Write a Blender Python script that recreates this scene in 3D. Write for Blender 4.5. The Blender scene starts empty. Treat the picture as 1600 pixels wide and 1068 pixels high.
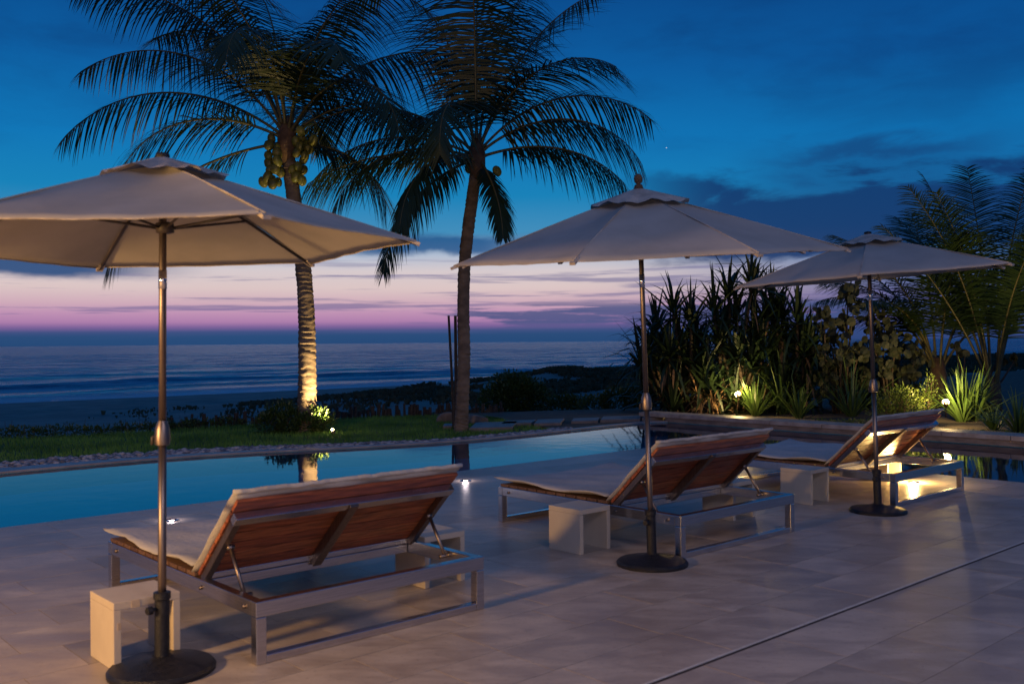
import bpy, bmesh, math, random
import numpy as np
from mathutils import Vector, Matrix
R = math.radians
random.seed(7)
sc = bpy.context.scene
COL = sc.collection

# ------------------------------------------------------------------ camera
cam_d = bpy.data.cameras.new('camera'); cam = bpy.data.objects.new('camera', cam_d); COL.objects.link(cam)
cam.matrix_world = Matrix.Translation((0, 0, 1.55)) @ Matrix.Rotation(R(90), 4, 'X') @ Matrix.Rotation(R(-0.5), 4, 'Z')
cam_d.sensor_width = 36; cam_d.lens = 33.75
cam_d.clip_start = 0.05; cam_d.clip_end = 40000
cam_d.dof.use_dof = True; cam_d.dof.focus_distance = 16.0; cam_d.dof.aperture_fstop = 3.2
sc.camera = cam
sc.view_settings.view_transform = 'Standard'; sc.view_settings.look = 'None'
sc.view_settings.exposure = 0.0; sc.view_settings.gamma = 1.0
sc.cycles.use_denoising = True
sc.cycles.max_bounces = 8; sc.cycles.diffuse_bounces = 3; sc.cycles.glossy_bounces = 4
sc.cycles.transparent_max_bounces = 12
sc.cycles.sample_clamp_indirect = 6.0

def lin(r, g, b):
    f = lambda c: (c / 255 / 12.92) if c / 255 <= 0.04045 else ((c / 255 + 0.055) / 1.055) ** 2.4
    return (f(r), f(g), f(b), 1.0)

# ------------------------------------------------------------------ sky: dusk, sun already below the sea horizon
world = bpy.data.worlds.new('World'); sc.world = world; world.use_nodes = True
WN = world.node_tree.nodes; WL = world.node_tree.links; WN.clear()
class NT:
    """tiny node-graph helper"""
    def __init__(s, tree): s.t = tree
    def n(s, typ, **kw):
        o = s.t.nodes.new(typ)
        for k, v in kw.items(): setattr(o, k, v)
        return o
    def put(s, sock, v):
        if hasattr(v, 'is_linked') or isinstance(v, bpy.types.NodeSocket): s.t.links.new(v, sock)
        else: sock.default_value = v
    def m(s, op, a, b=None, c=None, clamp=False):
        o = s.n('ShaderNodeMath', operation=op, use_clamp=clamp); s.put(o.inputs[0], a)
        if b is not None: s.put(o.inputs[1], b)
        if c is not None: s.put(o.inputs[2], c)
        return o.outputs[0]
    def step(s, x, lo, hi, to0=0.0, to1=1.0):
        o = s.n('ShaderNodeMapRange', interpolation_type='SMOOTHSTEP'); s.put(o.inputs['Value'], x)
        o.inputs['From Min'].default_value = lo; o.inputs['From Max'].default_value = hi
        o.inputs['To Min'].default_value = to0; o.inputs['To Max'].default_value = to1
        return o.outputs[0]
    def band(s, x, lo, hi, soft):
        return s.m('MULTIPLY', s.step(x, lo - soft, lo + soft), s.step(x, hi - soft, hi + soft, 1.0, 0.0))
    def mix(s, f, a, b, typ='MIX'):
        o = s.n('ShaderNodeMix', data_type='RGBA', blend_type=typ); s.put(o.inputs[0], f)
        s.put(o.inputs[6], a); s.put(o.inputs[7], b); return o.outputs[2]
    def ramp(s, f, stops, interp='LINEAR'):
        o = s.n('ShaderNodeValToRGB'); o.color_ramp.interpolation = interp; e = o.color_ramp.elements
        while len(e) < len(stops): e.new(0.5)
        for q, (p, c) in zip(e, stops): q.position = p; q.color = c
        s.put(o.inputs[0], f); return o.outputs[0]
    def noise(s, vec, scale, detail=4, rough=0.55, dist=0.0):
        o = s.n('ShaderNodeTexNoise'); s.put(o.inputs['Vector'], vec); o.inputs['Scale'].default_value = scale
        o.inputs['Detail'].default_value = detail; o.inputs['Roughness'].default_value = rough
        o.inputs['Distortion'].default_value = dist; return o.outputs['Fac']
    def mapping(s, vec, scale=(1, 1, 1), rot=(0, 0, 0), loc=(0, 0, 0)):
        o = s.n('ShaderNodeMapping'); s.put(o.inputs['Vector'], vec)
        o.inputs['Scale'].default_value = scale; o.inputs['Rotation'].default_value = rot; o.inputs['Location'].default_value = loc
        return o.outputs[0]
w = NT(world.node_tree)
d = w.n('ShaderNodeTexCoord').outputs['Generated']
sx = w.n('ShaderNodeSeparateXYZ'); WL.new(d, sx.inputs[0])
dx, dy, dz = sx.outputs
az = w.m('ARCTAN2', dx, dy)                 # 0 straight out to sea, + to the right (radians)
t = w.m('DIVIDE', w.m('ADD', dz, 0.02), 0.6, clamp=True)
P = lambda z: (z + 0.02) / 0.6
glow = w.ramp(t, [(0, lin(30, 66, 112)), (P(.008), lin(38, 76, 122)), (P(.0125), lin(56, 80, 130)), (P(.0175), lin(124, 98, 154)),
    (P(.0225), lin(172, 126, 172)), (P(.031), lin(190, 144, 180)), (P(.041), lin(206, 170, 186)), (P(.056), lin(218, 196, 196)), (P(.074), lin(212, 200, 204)), (P(.09), lin(176, 188, 208)), (P(.112), lin(62, 140, 186)),
    (P(.15), lin(10, 128, 184)), (P(.20), lin(2, 116, 182)), (P(.27), lin(2, 92, 160)), (P(.34), lin(2, 74, 140)), (1, lin(26, 82, 146))])
cold = w.ramp(t, [(0, lin(36, 60, 108)), (P(.012), lin(52, 72, 128)), (P(.03), lin(92, 88, 148)), (P(.06), lin(78, 104, 158)),
    (P(.09), lin(40, 104, 160)), (P(.13), lin(12, 110, 170)), (P(.20), lin(2, 108, 174)), (P(.27), lin(2, 84, 152)), (P(.34), lin(3, 68, 132)), (1, lin(22, 76, 138))])
back = w.ramp(t, [(0, lin(34, 50, 92)), (P(.05), lin(58, 68, 118)), (P(.2), lin(48, 82, 140)), (P(.4), lin(30, 80, 144)), (1, lin(22, 78, 140))])
gl = w.band(az, R(-52), R(14), R(12))
base = w.mix(gl, cold, glow)
behind = w.step(dy, 0.55, -0.45)              # the darker, faintly lilac sky over the land
base = w.mix(behind, base, back)
# soft unevenness of the high sky
ncl = w.noise(w.mapping(d, (5, 5, 17), loc=(.3, 1.2, 0)), 1.6, 7, .58, .3)
nbig = w.noise(w.mapping(d, (1.6, 1.6, 4.5), loc=(3.1, 0.4, 1.7)), 1.5, 5, .55)
base = w.mix(w.m('MULTIPLY', w.step(w.m('ADD', w.m('MULTIPLY', nbig, .6), w.m('MULTIPLY', ncl, .4)), .44, .64), w.m('MULTIPLY', w.step(dz, .12, .30), .6)), base, lin(2, 56, 114))
# dark cloud bank low on the right, torn upper edge
zz = w.m('ADD', dz, w.m('MULTIPLY', w.m('SUBTRACT', ncl, .5), .095))
bank = w.m('MULTIPLY', w.band(zz, .083, .157, .010), w.band(az, R(8.5), R(44), R(4.5)))
base = w.mix(w.m('MULTIPLY', bank, .94), base, lin(4, 52, 106))
wisp = w.m('MULTIPLY', w.band(zz, .163, .186, .011), w.band(az, R(15.5), R(26), R(3.5)))
base = w.mix(w.m('MULTIPLY', wisp, .75), base, lin(8, 62, 118))
# dark bands left, and the thin one between the palms
zb = w.m('ADD', dz, w.m('MULTIPLY', w.m('SUBTRACT', ncl, .5), .030))
lb = w.m('MULTIPLY', w.band(zb, .066, .102, .006), w.band(az, R(-60), R(-20.5), R(4)))
base = w.mix(w.m('MULTIPLY', lb, .95), base, lin(10, 72, 126))
lb2 = w.m('MULTIPLY', w.band(zb, .090, .110, .005), w.band(az, R(-10), R(.5), R(2.5)))
base = w.mix(w.m('MULTIPLY', lb2, .9), base, lin(10, 82, 138))
# thin streaks low over the sea
nst = w.noise(w.mapping(d, (2.4, 2.4, 70), loc=(0, 2.2, .37)), 1.5, 5, .6, .2)
stk = w.m('MULTIPLY', w.step(nst, .53, .63), w.band(dz, .016, .082, .012))
base = w.mix(w.m('MULTIPLY', stk, .62), base, lin(96, 96, 148))
nst2 = w.noise(w.mapping(d, (4.5, 4.5, 60), loc=(.6, 1.0, .11)), 1.5, 6, .6, .2)
low = w.m('MULTIPLY', w.step(w.m('ADD', nst2, w.m('MULTIPLY', w.step(az, R(-6), R(10)), .14)), .50, .60), w.m('MULTIPLY', w.band(dz, .016, .040, .006), w.band(az, R(-5), R(40), R(4))))
base = w.mix(w.m('MULTIPLY', low, .85), base, lin(52, 80, 130))
# evening star
star = w.n('ShaderNodeVectorMath', operation='DOT_PRODUCT'); WL.new(d, star.inputs[0])
star.inputs[1].default_value = Vector((244 / 1500, 1, .2006)).normalized()
base = w.mix(w.m('GREATER_THAN', star.outputs['Value'], 1 - 1.3e-7), base, (1, 1, 1, 1))
bg = w.n('ShaderNodeBackground'); WL.new(base, bg.inputs[0]); bg.inputs[1].default_value = 1.0
# physical twilight sky (sun 4 degrees under the horizon out at sea) adds its trace to the painted dusk
sky = w.n('ShaderNodeTexSky', sky_type='NISHITA', sun_disc=False, sun_elevation=R(-4), sun_rotation=R(-8))
bg2 = w.n('ShaderNodeBackground'); WL.new(sky.outputs[0], bg2.inputs[0]); bg2.inputs[1].default_value = 0.05
ad = w.n('ShaderNodeAddShader'); WL.new(bg.outputs[0], ad.inputs[0]); WL.new(bg2.outputs[0], ad.inputs[1])
WL.new(ad.outputs[0], w.n('ShaderNodeOutputWorld').inputs[0])

def light(name, typ, loc, power, color, radius=.1, target=None, spot=None, parent=None):
    l = bpy.data.lights.new(name, typ); l.energy = power; l.color = color
    if typ == 'AREA': l.size = radius
    else: l.shadow_soft_size = radius
    if spot: l.spot_size = R(spot[0]); l.spot_blend = spot[1]
    o = bpy.data.objects.new(name, l); COL.objects.link(o); o.location = loc
    if target is not None: o.rotation_euler = (Vector(target) - Vector(loc)).to_track_quat('-Z', 'Y').to_euler()
    if parent: o.parent = parent
    return o
# the terrace lamp of the house, left behind the camera
light('terrace_lamp', 'POINT', (-4.2, 1.7, 1.75), 900, (1.0, .57, .20), .20)
# unseen area light added high behind the camera, lilac for deck and canopy tops
hl_ = light('high_fill_light', 'AREA', (4.2, -2.6, 6.4), 165, (1.0, .86, 1.0), 2.2, target=(.5, 6, .4))
# low warm area light, unseen, added to brighten the lounger backs
light('low_fill_light', 'AREA', (1.2, -4.6, 1.35), 70, (1.0, .76, .60), 2.0, target=(.2, 6, .8))

# ------------------------------------------------------------------ layout frame: deck axes u (along the loungers' row), v (towards the sea)
TH = R(42); CU, SU = math.cos(TH), math.sin(TH)
def W(a, c, z=0.0): return Vector((a * CU - c * SU, a * SU + c * CU, z))
def AC(x, y): return (x * CU + y * SU, -x * SU + y * CU)

# ------------------------------------------------------------------ mesh helpers
class MB:
    def __init__(s): s.v = []; s.f = []
    def add(s, vs, fs):
        k = len(s.v); s.v += [tuple(p) for p in vs]; s.f += [tuple(i + k for i in f) for f in fs]
    def box(s, c, sz, rot=None, bev=0.0):
        hx, hy, hz = sz[0] / 2, sz[1] / 2, sz[2] / 2; c = Vector(c); rot = rot or Matrix.Identity(3)
        if bev <= 0:
            vs = [c + rot @ Vector((x * hx, y * hy, z * hz)) for x in (-1, 1) for y in (-1, 1) for z in (-1, 1)]
            s.add(vs, [(0, 1, 3, 2), (4, 6, 7, 5), (0, 4, 5, 1), (2, 3, 7, 6), (0, 2, 6, 4), (1, 5, 7, 3)]); return
        b = bmesh.new(); bmesh.ops.create_cube(b, size=1)
        for q in b.verts: q.co = Vector((q.co.x * sz[0], q.co.y * sz[1], q.co.z * sz[2]))
        bmesh.ops.bevel(b, geom=b.edges[:], offset=bev, segments=2, affect='EDGES', profile=.6)
        b.verts.index_update()
        s.add([c + rot @ q.co for q in b.verts], [[q.index for q in f.verts] for f in b.faces]); b.free()
    def bar(s, p0, p1, wd, ht, up=(0, 0, 1), bev=0.0):
        p0, p1 = Vector(p0), Vector(p1); y = (p1 - p0); L = y.length; y.normalize()
        x = y.cross(Vector(up)).normalized(); z = x.cross(y)
        s.box((p0 + p1) / 2, (wd, L, ht), Matrix((x, y, z)).transposed(), bev)
    def tube(s, pts, rad, n=12, cap=True):
        pts = [Vector(p) for p in pts]; k0 = len(s.v)
        if not hasattr(rad, '__len__'): rad = [rad] * len(pts)
        ref = None
        for i, p in enumerate(pts):
            tg = (pts[min(i + 1, len(pts) - 1)] - pts[max(i - 1, 0)]).normalized()
            if ref is None: ref = tg.orthogonal().normalized()
            ref = (ref - tg * ref.dot(tg)).normalized(); b = tg.cross(ref)
            for j in range(n):
                a = 2 * math.pi * j / n
                s.v.append(tuple(p + (ref * math.cos(a) + b * math.sin(a)) * rad[i]))
        for i in range(len(pts) - 1):
            for j in range(n):
                a, b2 = k0 + i * n + j, k0 + i * n + (j + 1) % n
                s.f.append((a, b2, b2 + n, a + n))
        if cap:
            s.f.append(tuple(k0 + j for j in reversed(range(n)))); e = k0 + (len(pts) - 1) * n
            s.f.append(tuple(e + j for j in range(n)))
    def lathe(s, prof, n=24, c=(0, 0, 0)):
        s.tube([(c[0], c[1], c[2] + z) for r, z in prof], [max(r, 1e-4) for r, z in prof], n)
    def build(s, name, mat, parent=None, smooth=False, kind=None):
        me = bpy.data.meshes.new(name); me.from_pydata(s.v, [], s.f); me.update()
        if smooth: me.polygons.foreach_set('use_smooth', [True] * len(me.polygons))
        return link(name, me, mat, parent, kind)
def link(name, me, mat, parent=None, kind=None):
    o = bpy.data.objects.new(name, me); COL.objects.link(o)
    if mat and not me.materials: me.materials.append(mat)
    if parent: o.parent = parent
    if kind: o['kind'] = kind
    return o
def npmesh(name, V, F, mat, parent=None, smooth=False, kind=None):
    me = bpy.data.meshes.new(name); me.from_pydata(np.asarray(V).tolist(), [], [tuple(f) for f in np.asarray(F).tolist()]); me.update()
    if smooth: me.polygons.foreach_set('use_smooth', [True] * len(me.polygons))
    return link(name, me, mat, parent, kind)
def autosmooth(o, ang=35):
    me = o.data
    me.polygons.foreach_set('use_smooth', [True] * len(me.polygons))
    try: me.set_sharp_from_angle(angle=R(ang))
    except Exception: pass
def thing(name, label, cat, loc=(0, 0, 0), rz=0.0, group=None):
    o = bpy.data.objects.new(name, None); COL.objects.link(o); o.location = loc; o.rotation_euler = (0, 0, rz)
    o.empty_display_size = .2
    return tag(o, label, cat, group)
def tag(o, label, cat, group=None):
    o['label'] = label; o['category'] = cat
    if group: o['group'] = group
    return o
def copy_tree(o, parent=None):
    c = o.copy(); COL.objects.link(c); c.parent = parent
    for ch in o.children: copy_tree(ch, c)
    return c

# ------------------------------------------------------------------ materials
def mat(name, c1, c2=None, scale=6, rough=.6, metal=0, bump=0, bscale=None, detail=5, stretch=(1, 1, 1), coord='Object',
        vary=0.0, spec=None, trans=0, lo=.35, hi=.65, rvar=0):
    m = bpy.data.materials.new(name); m.use_nodes = True; g = NT(m.node_tree); p = m.node_tree.nodes['Principled BSDF']
    c1 = (*c1, 1) if len(c1) == 3 else c1
    vec = g.mapping(g.n('ShaderNodeTexCoord').outputs[coord], stretch)
    col = None
    if c2 is not None:
        c2 = (*c2, 1) if len(c2) == 3 else c2
        nz = g.noise(vec, scale, detail, .6)
        col = g.mix(g.step(nz, lo, hi), c1, c2)
        if rvar: g.put(p.inputs['Roughness'], g.m('ADD', rough - rvar / 2, g.m('MULTIPLY', nz, rvar)))
    if vary:
        oi = g.n('ShaderNodeObjectInfo').outputs['Random']
        hs = g.n('ShaderNodeHueSaturation'); g.put(hs.inputs['Color'], col if col is not None else c1)
        g.put(hs.inputs['Value'], g.m('ADD', 1 - vary, g.m('MULTIPLY', oi, 2 * vary)))
        g.put(hs.inputs['Hue'], g.m('ADD', .5 - vary * .03, g.m('MULTIPLY', oi, vary * .06)))
        col = hs.outputs[0]
    if col is None: p.inputs['Base Color'].default_value = c1
    else: g.put(p.inputs['Base Color'], col)
    if not (rvar and c2 is not None): p.inputs['Roughness'].default_value = rough
    p.inputs['Metallic'].default_value = metal
    if spec is not None: p.inputs['Specular IOR Level'].default_value = spec
    if bump:
        b = g.n('ShaderNodeBump'); b.inputs['Strength'].default_value = bump; b.inputs['Distance'].default_value = .02
        g.put(b.inputs['Height'], g.noise(vec, bscale or scale * 4, 5, .6)); g.put(p.inputs['Normal'], b.outputs[0])
    if trans:
        tr = g.n('ShaderNodeBsdfTranslucent'); g.put(tr.inputs[0], col if col is not None else c1)
        ms = g.n('ShaderNodeMixShader'); ms.inputs[0].default_value = trans
        m.node_tree.links.new(p.outputs[0], ms.inputs[1]); m.node_tree.links.new(tr.outputs[0], ms.inputs[2])
        m.node_tree.links.new(ms.outputs[0], m.node_tree.nodes['Material Output'].inputs[0])
    return m
def emit(name, col, strength):
    m = bpy.data.materials.new(name); m.use_nodes = True; p = m.node_tree.nodes['Principled BSDF']
    p.inputs['Base Color'].default_value = (*col, 1); p.inputs['Emission Color'].default_value = (*col, 1)
    p.inputs['Emission Strength'].default_value = strength; return m

def stone_tile_mat():
    m = bpy.data.materials.new('travertine'); m.use_nodes = True; g = NT(m.node_tree); p = m.node_tree.nodes['Principled BSDF']
    geo = g.n('ShaderNodeNewGeometry').outputs['Position']; oi = g.n('ShaderNodeObjectInfo').outputs['Random']
    off = g.n('ShaderNodeCombineXYZ'); g.put(off.inputs[0], g.m('MULTIPLY', oi, 37.0)); g.put(off.inputs[1], g.m('MULTIPLY', oi, 91.0))
    vm = g.n('ShaderNodeVectorMath', operation='ADD'); g.put(vm.inputs[0], geo); g.put(vm.inputs[1], off.outputs[0])
    v1 = g.mapping(vm.outputs[0], (1, 2.6, 1), rot=(0, 0, -TH))
    n1 = g.noise(v1, 2.2, 6, .62, .6); n2 = g.noise(vm.outputs[0], 34, 4, .6); n3 = g.noise(geo, .55, 4, .6)
    c = g.mix(g.step(n1, .3, .7), (.325, .262, .21, 1), (.49, .415, .345, 1))
    c = g.mix(g.m('MULTIPLY', g.step(n2, .57, .68), .42), c, (.25, .19, .15, 1))
    c = g.mix(g.m('MULTIPLY', g.step(n3, .50, .60), .42), c, (.24, .185, .15, 1))   # weathered, foot-worn patches
    hs = g.n('ShaderNodeHueSaturation'); g.put(hs.inputs['Color'], c)
    odd = g.m('MULTIPLY', g.m('GREATER_THAN', g.m('FRACT', g.m('MULTIPLY', oi, 7.77)), .84), .20)
    g.put(hs.inputs['Value'], g.m('SUBTRACT', g.m('ADD', .93, g.m('MULTIPLY', oi, .14)), odd))
    g.put(p.inputs['Base Color'], hs.outputs[0])
    g.put(p.inputs['Roughness'], g.m('ADD', .24, g.m('MULTIPLY', n1, .36)))
    b = g.n('ShaderNodeBump'); b.inputs['Strength'].default_value = .25; b.inputs['Distance'].default_value = .006
    g.put(b.inputs['Height'], g.m('ADD', n2, n1)); g.put(p.inputs['Normal'], b.outputs[0])
    return m
M = {}
M['tile'] = stone_tile_mat()
M['grout'] = mat('grout', (.13, .11, .095), (.19, .16, .14), 9, .85)
M['joint_dark'] = mat('joint_dark', (.03, .022, .02), (.05, .035, .03), 20, .8)
M['joint_edge'] = mat('joint_edge', (.60, .56, .52), (.50, .46, .42), 12, .55)
M['coping'] = mat('coping_stone', (.40, .33, .27), (.28, .22, .18), 5, .5, bump=.3, bscale=30, vary=.12)
M['poolwall'] = mat('pool_wall_stone', (.26, .20, .155), (.15, .115, .09), 4, .7, bump=.4, bscale=18, stretch=(1, 1, 3))
M['basin'] = mat('pool_plaster', (.18, .66, .78), (.22, .70, .82), 2, .7)
M['edge'] = mat('infinity_edge', (.24, .21, .21), (.34, .30, .29), 3, .45, bump=.3, bscale=25)
M['steel'] = mat('brushed_steel', (.66, .64, .63), (.54, .52, .51), 3, .25, metal=1, stretch=(1, 1, 40), rvar=.16, bump=.04, bscale=60)
M['steel_dark'] = mat('bronzed_steel', (.21, .165, .145), (.27, .22, .195), 4, .42, metal=1, stretch=(20, 20, 1))
M['chrome'] = mat('chrome', (.8, .8, .82), rough=.1, metal=1)
M['iron'] = mat('black_iron', (.008, .008, .011), (.018, .018, .022), 40, .42, bump=.35, bscale=120, spec=.3)
M['rib'] = mat('rib_bronze', (.035, .026, .022), (.05, .038, .032), 8, .5)
M['canvas'] = mat('canvas', (.47, .43, .38), (.40, .365, .32), 2.2, .85, bump=.10, bscale=5, trans=.18, detail=7)
M['canvas_worn'] = mat('canvas_vent', (.56, .49, .42), (.40, .34, .285), 9, .85, bump=.5, bscale=24, trans=.16)
M['cushion'] = mat('cushion', (.50, .465, .43), (.43, .40, .37), 4, .9, bump=.4, bscale=22)
M['teak'] = mat('teak', (.40, .115, .045), (.16, .048, .022), 5, .42, stretch=(1.2, 14, 14), bump=.15, bscale=12, vary=.16)
M['teak_dark'] = mat('teak_weathered', (.17, .085, .045), (.075, .04, .025), 7, .6, stretch=(2, 12, 12), vary=.2)
M['stool'] = mat('painted_resin', (.53, .45, .35), (.47, .395, .31), 3, .55, bump=.08, bscale=80)
M['scuff'] = mat('scuffed_paint', (.40, .30, .2), (.5, .39, .28), 20, .8)
M['sand'] = mat('sand', (.15, .13, .115), (.21, .185, .16), .35, .92, bump=.9, bscale=2.2, coord='Object')
M['lawn'] = mat('lawn_soil', (.03, .05, .014), (.05, .075, .02), 3, .95)
M['grass'] = mat('grass_blade', (.055, .16, .02), (.17, .34, .05), .9, .6, trans=.25)
M['soil'] = mat('soil', (.05, .038, .026), (.085, .065, .042), 2.5, .95, bump=.6, bscale=14)
M['pebble'] = mat('pebble', (.50, .44, .41), (.14, .12, .125), 9, .6, detail=1)
M['rock'] = mat('rock', (.22, .17, .135), (.12, .09, .075), 4, .85, bump=.7, bscale=12)
M['slab'] = mat('stone_slab', (.20, .17, .15), (.14, .12, .105), 4, .6, bump=.3, bscale=22, vary=.1)
M['trunk'] = mat('palm_bark', (.18, .14, .105), (.095, .073, .056), 3.5, .85, bump=.6, bscale=22, stretch=(1, 1, 2.2))
M['fibre'] = mat('palm_fibre', (.07, .042, .026), (.13, .08, .045), 8, .9, bump=.6, bscale=30)
M['frond'] = mat('palm_leaf', (.012, .028, .009), (.024, .045, .012), 1.5, .5, trans=.2)
M['frond_young'] = mat('young_palm_leaf', (.016, .040, .011), (.032, .062, .016), 1.2, .5, trans=.2)
M['frond_dry'] = mat('dry_palm_leaf', (.20, .115, .05), (.12, .07, .03), 2, .7, trans=.2)
M['petiole'] = mat('palm_petiole', (.10, .09, .028), (.065, .06, .02), 3, .5)
M['coconut'] = mat('coconut_husk', (.17, .16, .026), (.09, .105, .02), 5, .5, vary=.4)
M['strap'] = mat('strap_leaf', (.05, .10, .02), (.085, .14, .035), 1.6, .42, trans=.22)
M['screw'] = mat('screwpine_leaf', (.010, .026, .009), (.020, .040, .013), 1.2, .5, trans=.15)
M['dry'] = mat('dry_leaf', (.26, .16, .075), (.16, .095, .045), 3, .8, trans=.15)
M['grape'] = mat('sea_grape_leaf', (.014, .026, .009), (.032, .034, .013), 1.4, .7, trans=.15)
M['bush'] = mat('bush_leaf', (.03, .065, .016), (.055, .10, .024), 2.2, .42, trans=.18)
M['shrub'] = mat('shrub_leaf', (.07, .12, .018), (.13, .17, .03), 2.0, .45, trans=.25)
M['dune'] = mat('dune_plant', (.045, .052, .022), (.085, .082, .04), .6, .8, trans=.15)
M['wood'] = mat('grey_driftwood', (.05, .042, .036), (.024, .02, .018), 5, .85, stretch=(6, 6, 1), bump=.5, bscale=20, vary=.25)
M['stem'] = mat('woody_stem', (.07, .05, .032), (.04, .028, .018), 6, .85)
M['lamp_body'] = mat('lamp_bronze', (.06, .045, .035), rough=.5, metal=.6)
M['lens_warm'] = emit('lamp_lens_warm', (1.0, .72, .34), 60)
M['lens_cool'] = emit('deck_light_lens', (1.0, .80, .84), 14)

def water_mat():
    m = bpy.data.materials.new('pool_water'); m.use_nodes = True; g = NT(m.node_tree); m.node_tree.nodes.clear()
    geo = g.n('ShaderNodeNewGeometry').outputs['Position']
    b = g.n('ShaderNodeBump'); b.inputs['Strength'].default_value = .055; b.inputs['Distance'].default_value = .02
    g.put(b.inputs['Height'], g.m('ADD', g.noise(geo, 3.0, 2, .5), g.m('MULTIPLY', g.noise(geo, 14, 2, .5), .25)))
    fr = g.n('ShaderNodeFresnel'); fr.inputs['IOR'].default_value = 1.5; g.put(fr.inputs['Normal'], b.outputs[0])
    gl = g.n('ShaderNodeBsdfGlossy'); gl.inputs['Roughness'].default_value = .015; g.put(gl.inputs['Normal'], b.outputs[0])
    tr = g.n('ShaderNodeBsdfTransparent'); tr.inputs[0].default_value = (.72, .93, .96, 1)
    ms = g.n('ShaderNodeMixShader'); g.put(ms.inputs[0], fr.outputs[0])
    m.node_tree.links.new(tr.outputs[0], ms.inputs[1]); m.node_tree.links.new(gl.outputs[0], ms.inputs[2])
    m.node_tree.links.new(ms.outputs[0], g.n('ShaderNodeOutputMaterial').inputs[0]); return m
M['water'] = water_mat()
SHORE = 84.0
def sea_mat():
    m = bpy.data.materials.new('sea_water'); m.use_nodes = True; g = NT(m.node_tree); p = m.node_tree.nodes['Principled BSDF']
    ob = g.n('ShaderNodeTexCoord').outputs['Object']           # x along the shore, y out to sea
    sp = g.n('ShaderNodeSeparateXYZ'); g.put(sp.inputs[0], ob); c = sp.outputs[1]
    n1 = g.noise(g.mapping(ob, (.05, .16, 1)), 1.0, 6, .62, .4)
    n2 = g.noise(g.mapping(ob, (.012, .05, 1)), 1.0, 5, .6)
    nf = g.noise(g.mapping(ob, (.10, .35, 1)), 1.0, 5, .65, .8)
    cw = g.m('ADD', c, g.m('MULTIPLY', n2, 14))
    n3 = g.noise(g.mapping(ob, (.22, .6, 1)), 1.0, 4, .6, .3)
    swash = g.m('MULTIPLY', g.band(cw, SHORE - 6, SHORE + 13, 3), g.step(nf, .30, .54))
    surf = g.m('MULTIPLY', g.band(cw, SHORE + 26, SHORE + 420, 8), g.step(g.noise(g.mapping(ob, (.035, .16, 1)), 1.0, 6, .68, .6), .50, .63))
    brk = g.m('MULTIPLY', g.band(cw, SHORE + 33, SHORE + 39, 2), g.step(n1, .40, .60))
    foam = g.m('MAXIMUM', g.m('MULTIPLY', brk, .8), g.m('MAXIMUM', g.m('MULTIPLY', swash, .9), g.m('MULTIPLY', surf, .8)))
    g.put(p.inputs['Base Color'], g.mix(foam, (.045, .17, .30, 1), (.62, .66, .72, 1)))
    g.put(p.inputs['Roughness'], g.m('ADD', .22, g.m('MULTIPLY', foam, .5)))
    p.inputs['IOR'].default_value = 1.33
    b = g.n('ShaderNodeBump'); b.inputs['Strength'].default_value = 1.0; b.inputs['Distance'].default_value = 5.0
    g.put(b.inputs['Height'], g.m('ADD', g.m('MULTIPLY', n3, .45), g.m('ADD', n1, g.m('MULTIPLY', n2, 1.2)))); g.put(p.inputs['Normal'], b.outputs[0])
    return m
M['sea'] = sea_mat()

# ------------------------------------------------------------------ numpy value noise
def vnoise(x, y, seed=0):
    x = np.asarray(x, float); y = np.asarray(y, float); xi = np.floor(x).astype(int); yi = np.floor(y).astype(int)
    fx = x - xi; fy = y - yi; fx = fx * fx * (3 - 2 * fx); fy = fy * fy * (3 - 2 * fy)
    def h(i, j):
        k = (i * 374761393 + j * 668265263 + seed * 1442695041) & 0xffffffff
        k = ((k ^ (k >> 13)) * 1274126177) & 0xffffffff
        return ((k ^ (k >> 16)) & 0xffff) / 65535.0
    return (h(xi, yi) * (1 - fx) + h(xi + 1, yi) * fx) * (1 - fy) + (h(xi, yi + 1) * (1 - fx) + h(xi + 1, yi + 1) * fx) * fy
def fbm(x, y, seed=0, o=4):
    s = 0; a = .5
    for k in range(o): s = s + a * vnoise(np.asarray(x) * 2 ** k, np.asarray(y) * 2 ** k, seed + k); a *= .5
    return s
def sstep(x, a, b): q = np.clip((np.asarray(x, float) - a) / (b - a), 0, 1); return q * q * (3 - 2 * q)
def grid(name, A, C, Z, material, kind='structure', smooth=True):
    """mesh in deck coordinates; object rotated so that object x = along the shore, y = out to sea"""
    na, nc = Z.shape; AA, CC = np.meshgrid(A, C, indexing='ij')
    V = np.stack([AA.ravel(), CC.ravel(), Z.ravel()], 1)
    i, j = np.meshgrid(np.arange(na - 1), np.arange(nc - 1), indexing='ij'); k = (i * nc + j).ravel()
    F = np.stack([k, k + nc, k + nc + 1, k + 1], 1)
    o = npmesh(name, V, F, material, smooth=smooth, kind=kind); o.rotation_euler = (0, 0, TH); return o

# ------------------------------------------------------------------ terrain, sea
def beach_z(a, c):
    a = np.asarray(a, float); c = np.asarray(c, float)
    z = -.75 - (c - 19) / 65 * 2.25
    z = np.where(c < 19, -.75 + .35 * sstep(19 - c, 0, 3), z)
    z = np.where(a < 12.9, np.where(c < 16.1, -1.7, z), z)
    dn = sstep(a, 12, 30) * np.exp(-((c - 31) / 9.0) ** 2)
    z = z + dn * (.55 + 1.5 * fbm(a / 6.5, c / 5.0, 3)) * .84
    z = z + sstep(c, 18.5, 22) * (1 - sstep(c, 70, 86)) * (fbm(a / 2.2, c / 2.2, 9) - .47) * .35
    return z
A = np.concatenate([np.linspace(-160, -12, 40), np.linspace(-11, 70, 200), np.linspace(72, 420, 60)])
C = np.concatenate([np.linspace(12.6, 16, 8), np.linspace(16.2, 60, 130), np.linspace(60.6, 112, 50)])
AA, CC = np.meshgrid(A, C, indexing='ij')
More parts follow.
